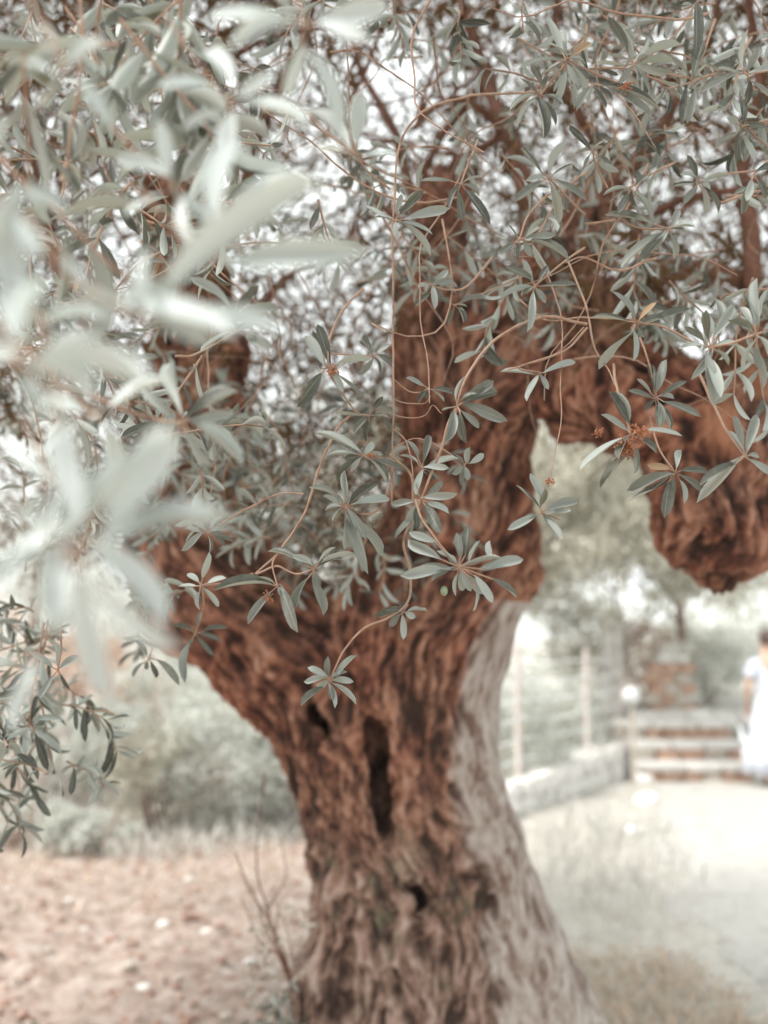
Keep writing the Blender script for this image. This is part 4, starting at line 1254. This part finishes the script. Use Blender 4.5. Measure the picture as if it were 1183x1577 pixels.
def garden_tree(x, y, h, w, label, mat, n=6000, ll=.07, sp=None, lean=0, r=.09, crown0=.35, group='olive trees in the garden behind'):
    b = np.array((x, y, float(height(x, y)) - .03))
    root = tag(empty('garden_tree', b), label, 'tree', group)
    pts = catmull([b, b + (lean * .3, 0, h * .2), b + (lean, .1, h * .45), b + (lean * 1.3, 0, h * .75)], 14)
    V, F, _ = tube(pts, (r * 1.4, r, r * .7, r * .35), 9, .06)
    mesh_obj('trunk', V, F, TWIG_DARK, root)
    B = Batch()
    cs = []
    for k in range(14):
        a = RNG.uniform(0, 6.28); i = int(RNG.integers(5, 13)); s0 = pts[i]
        e = s0 + np.array((math.cos(a) * w * .42, math.sin(a) * w * .42, h * RNG.uniform(.05, .35)))
        B.tube(catmull([s0, (s0 + e) / 2 + (0, 0, .12), e], 9), (r * .35, r * .1), 5)
        mesh_obj('branch', B.V[-1], B.F[-1] - (B.n - len(B.V[-1])), TWIG_DARK, root)
        cs += [e, (s0 + e) / 2]
    while len(cs) < n // 18:
        q = RNG.uniform(-1, 1, 3)
        if q.dot(q) > 1 or RNG.random() > .3 + .7 * np.sqrt(q.dot(q)): continue
        if vnoise((q * 2.2 + x)[None], 91)[0] < -.18: continue
        cs.append(b + np.array((lean + q[0] * w / 2, q[1] * w / 2, h * (crown0 + 1) / 2 + q[2] * h * (1 - crown0) / 2)))
    L = leaf_cloud(0, 40, np.array(cs), sp or w * .03, ll * 1.4)
    leaf_mesh('crown', L, mat, 'low', root)['kind'] = 'stuff'
    return root
garden_tree(3.05, 13.1, 4.4, 4.4, 'olive tree with thin dark trunk seen through the arch of the big trunk', LEAF_BG_WARM, 11500, .095, sp=.10, crown0=.36, r=.03)
garden_tree(4.3, 14.5, 4.6, 3.6, 'olive tree beyond the steps with loose pale crown', LEAF_BG_WARM, 6500, .10, sp=.13, crown0=.44, r=.07)
garden_tree(.9, 15.5, 5.0, 4.2, 'olive tree right behind the fork of the big trunk', LEAF_BG_WARM, 9000, .08, sp=.12, crown0=.3)
garden_tree(-1.9, 16.5, 5.0, 4.4, 'olive tree behind the bank left of the big trunk', LEAF_BG, 8000, .08, crown0=.22)
garden_tree(-5.4, 15.5, 4.6, 4.4, 'pale olive tree at the left edge behind the bank', LEAF_BG, 7000, .08, crown0=.22)
garden_tree(8.0, 19, 5.2, 4.6, 'pale olive tree at the right edge behind the person', LEAF_BG, 6000, .09, crown0=.2)
# far-off wood as one mass
cs = []
for k in range(2600):
    a = RNG.uniform(-1.0, 1.0); D = RNG.uniform(26, 40)
    x, y = math.sin(a) * D, math.cos(a) * D
    top_ = 2.1 + .8 * float(vnoise(np.array([[x * .25, y * .25, 0]]), 95)[0])
    cs.append((x, y, float(height(x, y)) + RNG.uniform(0, 1) * top_))
o = leaf_mesh('far_wood', leaf_cloud(0, 14, np.array(cs), .35, .28), LEAF_BG, 'low'); tag(o, kind='stuff')

# sapling of thin bare twigs growing beside the trunk's foot
sb = P(452, 1640, 2.75); sb[2] = 0
root = tag(empty('sapling', sb), 'thin leggy sapling with brown twigs growing at the foot of the olive trunk', 'sapling')
for q, r in (([(456, 1560, 2.72), (440, 1500, 2.7), (424, 1450, 2.68), (430, 1390, 2.66)], .003), ([(450, 1540, 2.7), (438, 1480, 2.66), (415, 1440, 2.62), (398, 1400, 2.6)], .003), ([(455, 1560, 2.7), (430, 1470, 2.7), (412, 1400, 2.72), (395, 1330, 2.74), (408, 1190, 2.76)], .004), ([(450, 1540, 2.7), (425, 1440, 2.66), (385, 1370, 2.62), (362, 1312, 2.6)], .0035),
             ([(460, 1560, 2.75), (452, 1480, 2.75), (436, 1410, 2.78)], .003), ([(430, 1470, 2.7), (400, 1450, 2.68), (372, 1380, 2.66)], .0022), ([(412, 1400, 2.72), (440, 1350, 2.74), (432, 1290, 2.76)], .002)):
    pts = [P(*z) for z in q]
    if r >= .003: pts = [sb + RNG.normal(0, .02, 3) * np.array((1, 1, 0))] + pts
    V, F, _ = tube(catmull(pts, 18), (r * 1.2, r * .5), 5)
    mesh_obj('stem', V, F, TWIG_DARK, root)
cs = np.array([P(RNG.uniform(385, 470), RNG.uniform(1380, 1570), RNG.uniform(2.66, 2.8)) for k in range(60)])
leaf_mesh('leaf', leaf_cloud(0, 4, cs, .012, .026), LEAF_BG_WARM, 'mid', root)['kind'] = 'stuff'
cb = P(432, 1640, 2.6); cb[2] = 0
root = tag(empty('ground_plant', cb), 'dark green leafy tuft at the bottom edge beside the trunk', 'plant')
cs = np.array([P(RNG.normal(432, 20), RNG.uniform(1530, 1700), RNG.uniform(2.5, 2.7)) for k in range(60)])
leaf_mesh('leaf', leaf_cloud(0, 7, cs, .02, .035, -.2), LEAF, 'mid', root)['kind'] = 'stuff'
B = Batch()
for k in range(9):
    e = P(RNG.normal(432, 20), RNG.uniform(1530, 1600), RNG.uniform(2.5, 2.7)); B.tube(catmull([cb, (cb + e) / 2 + rnd_unit() * .02, e], 8), (.003, .0015), 4)
B.build('stem', TWIG, root)

# ------------------------------------------------------------------ steps, wall, fence
def block(name, p, size, mat, parent, rot=0, seed=0, rag=.05):
    """a rough stone block, p centre"""
    bm = bmesh.new()
    bmesh.ops.create_cube(bm, size=1)
    bmesh.ops.subdivide_edges(bm, edges=bm.edges[:], cuts=1, use_grid_fill=True)
    s3 = np.array(size)
    for v in bm.verts:
        c = np.array(v.co[:])
        c = c * (1 - .16 * np.clip(np.linalg.norm(c) - .55, 0, 1))
        n = RNG.normal(0, rag, 3)
        v.co = tuple(c * s3 + n * s3.min())
    me = bpy.data.meshes.new(name); bm.to_mesh(me); bm.free()
    me.materials.append(mat)
    o = bpy.data.objects.new(name, me); COL.objects.link(o)
    o.parent = parent
    o.location = tuple(np.asarray(p) - np.array(parent.location)); o.rotation_euler = (0, 0, rot)
    return o
SY = 11.7
sx0, sx1 = G(985, 1205)[0], G(1162, 1205)[0]
st = tag(empty('stone_steps', ((sx0 + sx1) / 2, SY, 0)), 'rough stone steps with pale treads and ochre risers climbing from the path', 'steps')
RH, TD = .215, .36
for i in range(3):
    z0 = i * RH; y0 = SY + i * TD
    x = sx0 - (.05 if i == 2 else 0)
    while x < sx1 - .05:
        w = min(RNG.uniform(.17, .34), sx1 - x)
        m = random.choice([STONE_O, STONE_O, STONE_T])
        block('riser_stone', (x + w / 2, y0 + .14, z0 + .065), (w - .015, .28, .125), m, st); x += w
    x = sx0 - .04
    while x < sx1:
        w = min(RNG.uniform(.35, .6), sx1 + .04 - x)
        block('tread_stone', (x + w / 2, y0 + .2, z0 + .17), (w - .012, TD + .1, .085), STONE_W, st, rag=.02); x += w
# low wall with a broken ochre face above the steps
wl = tag(empty('low_stone_wall', (sx0 + .2, SY + 1.25, 0)), 'low stone wall above the steps with terracotta-red stones and a white cap', 'wall')
for j in range(8):
    for i in range(3):
        zz = .62 + j * .13
        if j > 5 and i == 0: continue
        block('stone', (G(1010, 1205)[0] * 1.1 + i * .2 + (j % 2) * .07, SY + 1.3, zz), (.19, .25, .12), (STONE_O if j < 6 else STONE_W) if RNG.random() < .8 else STONE_T, wl)
for i in range(5):
    block('stone', (sx0 + .35 + i * .33, SY + 1.05, .66), (.32, .25, .18), STONE_W, wl)
pil = tag(empty('stone_pillar', (G(950, 1205)[0] * 1.12, SY + 1.5, 0)), 'slim white stone pillar left of the steps', 'pillar')
for j in range(9):
    block('stone', (pil.location.x + RNG.normal(0, .01), pil.location.y, .15 + j * .215), (.34 - j * .012, .3, .21), STONE_W, pil, RNG.normal(0, .1))
# white globe lamp
gp = P(972, 1072, 11.2)
gl = tag(empty('globe_lamp', (gp[0], gp[1], 0)), 'white globe lamp on a short post at the corner of the steps', 'lamp')
WHITE = simple('white_opal', (.62, .62, .61), (.66, .66, .65), 3, .3, 0)
bm = bmesh.new(); bmesh.ops.create_uvsphere(bm, u_segments=24, v_segments=14, radius=.105)
me = bpy.data.meshes.new('globe'); bm.to_mesh(me); bm.free(); me.materials.append(WHITE)
me.polygons.foreach_set('use_smooth', np.ones(len(me.polygons), bool))
o = bpy.data.objects.new('globe', me); COL.objects.link(o); o.parent = gl; o.location = (0, 0, gp[2])
V, F, _ = tube([(gp[0], gp[1], 0), (gp[0], gp[1], gp[2] * .5), (gp[0], gp[1], gp[2] - .11)], (.03, .025), 10); mesh_obj('post', V, F, STONE_T, gl)
# rubble kerb wall along the grass
kw = tag(empty('rubble_kerb', tuple(G(880, 1230))), 'low pale rubble kerb running from the trunk to the steps', 'kerb')
A, Bp = G(770, 1262), G(975, 1190); A = A + (A - Bp) * .12
n = 26
for i in range(n):
    t = (i + .5) / n
    for j in range(2):
        p = A * (1 - t) + Bp * t
        hh = .12 + .10 * t
        block('stone', (p[0] + RNG.normal(0, .02), p[1], float(height(p[0], p[1])) + hh * (j + .45)), (np.linalg.norm(Bp - A) / n * .98, .26 - j * .03, hh), STONE_W, kw, math.atan2(Bp[1] - A[1], Bp[0] - A[0]) + RNG.normal(0, .08), rag=.07)
# wire fence
METAL = simple('weathered_fence_post', (.50, .43, .40), (.66, .58, .54), 12, .8, .2, .004)
WIRE = simple('pale_fence_wire', (.74, .76, .76), (.82, .84, .84), 20, .4, 0)
fb = [(G(742, 1262), 1.5), (G(800, 1240), 1.55), (np.array((2.26, 11.3, 0)), 1.5), (np.array((2.98, 12.9, 0)), 1.45)]
fe = tag(empty('wire_fence', tuple(fb[1][0])), 'wire fence on slim pale posts behind the trunk', 'fence')
for b, h in fb:
    b[2] = float(height(b[0], b[1]))
    V, F, _ = tube([b, b + (0, 0, h * .5), b + (0.01, 0, h)], (.032, .028), 8, .04); mesh_obj('post', V, F, METAL, fe)
for k in range(7):
    z = .25 + k * .19
    pts = [b + (0, -.03, z) for b, h in fb]
    pp = []
    for a, c in zip(pts[:-1], pts[1:]):
        for t in np.linspace(0, 1, 6, endpoint=False): pp.append(a * (1 - t) + c * t - np.array((0, 0, .03 * math.sin(math.pi * t))))
    pp.append(pts[-1])
    V, F, _ = tube(pp, (.009, .009), 5); mesh_obj('wire', V, F, WIRE, fe)
fb2 = [G(-60, 1262), G(95, 1262), G(300, 1250), G(480, 1240)]
fe2 = tag(empty('wire_fence', tuple(fb2[1])), 'thin wire fence crossing the shrubs left of the trunk', 'fence')
for b in fb2:
    b[2] = float(height(b[0], b[1]))
    V, F, _ = tube([b, b + (0, 0, .6), b + (0.01, 0, 1.25)], (.015, .013), 7); mesh_obj('post', V, F, METAL, fe2)
for k in range(4):
    V, F, _ = tube([b + (0, -.02, .35 + .27 * k) for b in fb2], (.0025, .0025), 5); mesh_obj('wire', V, F, WIRE, fe2)

# ------------------------------------------------------------------ the person by the steps
SKIN = simple('skin', (.52, .33, .25), (.58, .38, .29), 5, .55, 0)
HAIR = simple('dark_hair', (.035, .02, .015), (.09, .05, .04), 60, .5, .3, .003)
DRESS = simple('white_blue_dress', (.30, .36, .52), (.60, .62, .68), 11, .85, .2, .01, (.64, .65, .69))
pb = G(1193, 1212); 
PX, PY = pb[0], pb[1]
person = tag(empty('person', (PX, PY, 0)), 'person with dark tied hair in a long white dress with blue pattern by the steps', 'person')
def skin_body(name, verts, edges, radii, mat, parent, root=0, sub=2):
    me = bpy.data.meshes.new(name)
    me.from_pydata(verts, edges, [])
    o = bpy.data.objects.new(name, me); COL.objects.link(o); o.parent = parent
    md = o.modifiers.new('skin', 'SKIN'); md.use_smooth_shade = True
    for i, r in enumerate(radii):
        sv = me.skin_vertices[0].data[i]; sv.radius = (r, r) if not isinstance(r, tuple) else r
        sv.use_root = (i == root)
    ms = o.modifiers.new('sub', 'SUBSURF'); ms.levels = sub; ms.render_levels = sub
    me.materials.append(mat)
    return o
bv = [(0, 0, .93), (0, .01, 1.1), (0, .01, 1.28), (0, .01, 1.38), (0, .0, 1.46), (0, -.01, 1.54), (0, -.01, 1.62),
      (-.15, .01, 1.36), (-.24, .02, 1.14), (-.20, -.13, .97), (-.17, -.19, .93), (.15, .01, 1.36), (.24, .02, 1.14), (.22, -.10, .95), (.2, -.15, .9),
      (-.09, 0, .86), (-.10, -.02, .48), (-.10, .02, .08), (-.10, -.12, .035), (.09, 0, .86), (.10, .03, .48), (.10, .08, .08), (.10, -.06, .035)]
be = [(0, 1), (1, 2), (2, 3), (3, 4), (4, 5), (5, 6), (3, 7), (7, 8), (8, 9), (9, 10), (3, 11), (11, 12), (12, 13), (13, 14), (0, 15), (15, 16), (16, 17), (17, 18), (0, 19), (19, 20), (20, 21), (21, 22)]
br = [.13, .11, .13, .09, .05, .075, .07, .055, .042, .034, .03, .055, .042, .034, .03, .085, .055, .035, .03, .085, .055, .035, .03]
skin_body('body', bv, be, br, SKIN, person)
def hand(wx, wy, wz, sx):
    hv, he, hr = [(wx, wy, wz), (wx, wy - .03, wz - .035), (wx, wy - .05, wz - .07)], [(0, 1), (1, 2)], [.022, .028, .026]
    for k in range(4):
        x = wx + (k - 1.5) * .019
        ln = (.06, .072, .068, .052)[k]
        i = len(hv); hv += [(x, wy - .055, wz - .075), (x, wy - .06, wz - .08 - ln * .5), (x, wy - .045, wz - .08 - ln)]; he += [(2, i), (i, i + 1), (i + 1, i + 2)]; hr += [.0095, .009, .007]
    i = len(hv); hv += [(wx - sx * .038, wy - .05, wz - .05), (wx - sx * .048, wy - .065, wz - .09)]; he += [(1, i), (i, i + 1)]; hr += [.011, .009]
    return hv, he, hr
for (wx, wy, wz, sx) in ((-.17, -.17, .935, -1), (.2, -.13, .905, 1)):
    skin_body('hand', *hand(wx, wy, wz, sx), SKIN, person)
# face: eyes, nose, mouth, ears on the head; hair
def blob(name, c, s3, mat, parent, seg=14):
    bm = bmesh.new(); bmesh.ops.create_uvsphere(bm, u_segments=seg, v_segments=seg * 2 // 3, radius=1)
    for v in bm.verts: v.co = (v.co.x * s3[0] + c[0], v.co.y * s3[1] + c[1], v.co.z * s3[2] + c[2])
    me = bpy.data.meshes.new(name); bm.to_mesh(me); bm.free(); me.materials.append(mat)
    me.polygons.foreach_set('use_smooth', np.ones(len(me.polygons), bool))
    o = bpy.data.objects.new(name, me); COL.objects.link(o); o.parent = parent
    return o
blob('head', (0, -.015, 1.6), (.078, .095, .115), SKIN, person, 20)
blob('nose', (0, -.112, 1.585), (.013, .02, .02), SKIN, person, 8)
for s_ in (-1, 1):
    blob('eye', (s_ * .03, -.098, 1.61), (.012, .008, .007), HAIR, person, 8)
    blob('ear', (s_ * .079, -.01, 1.595), (.012, .02, .03), SKIN, person, 8)
blob('mouth', (0, -.104, 1.548), (.022, .008, .006), FLOWER, person, 8)
blob('hair', (0, .012, 1.635), (.09, .098, .105), HAIR, person, 20)
blob('hair_bun', (0, .12, 1.63), (.045, .045, .045), HAIR, person, 14)
# dress: lofted rings with folds
vv, ff = [], []
prof = [(1.36, .125, .085), (1.30, .165, .11), (1.20, .16, .118), (1.08, .135, .105), (.98, .15, .12), (.85, .185, .16), (.6, .23, .21), (.35, .28, .26), (.15, .32, .30)]
NR = 48
for z, a, b_ in prof:
    for k in range(NR):
        t = k / NR * 2 * math.pi
        f_ = 1 + max(0, 1.0 - z) * .14 * math.sin(t * 9 + z * 2) + .02 * math.sin(t * 4)
        vv.append((PX + a * f_ * math.cos(t), PY + b_ * f_ * math.sin(t), z))
for i in range(len(prof) - 1):
    for k in range(NR): ff.append((i * NR + k, i * NR + (k + 1) % NR, (i + 1) * NR + (k + 1) % NR, (i + 1) * NR + k))
d_ = mesh_obj('dress', vv, ff, DRESS, person)
sol = d_.modifiers.new('thick', 'SOLIDIFY'); sol.thickness = .006
for s_ in (-1, 1):
    V, F, _ = tube(catmull([(PX + s_ * .10, PY, 1.38), (PX + s_ * .16, PY + .01, 1.34), (PX + s_ * .20, PY + .015, 1.26), (PX + s_ * .235, PY + .02, 1.2)], 12), (.06, .075, .07), 12); mesh_obj('sleeve', V, F, DRESS, person)

person.rotation_euler.z = math.pi

hz, ht, hb = new_mat('added_haze_air')  # thin volume added to veil and brighten the background
ht.nodes.remove(hb)
pv = nd(ht, 'ShaderNodeVolumePrincipled')
pv.inputs['Color'].default_value = (.97, .97, .97, 1)
pv.inputs['Density'].default_value = .002
pv.inputs['Anisotropy'].default_value = .2
ht.links.new(pv.outputs[0], ht.nodes['Material Output'].inputs['Volume'])
x0_, x1_, y0_, y1_, z0_, z1_ = -82, 82, -32, 122, -1.2, 9.0
bv_ = [(x, y, z) for x in (x0_, x1_) for y in (y0_, y1_) for z in (z0_, z1_)]
tag(mesh_obj('added_haze', bv_, [(0, 1, 3, 2), (4, 6, 7, 5), (0, 4, 5, 1), (2, 3, 7, 6), (0, 2, 6, 4), (1, 5, 7, 3)], hz, smooth=False), kind='stuff')
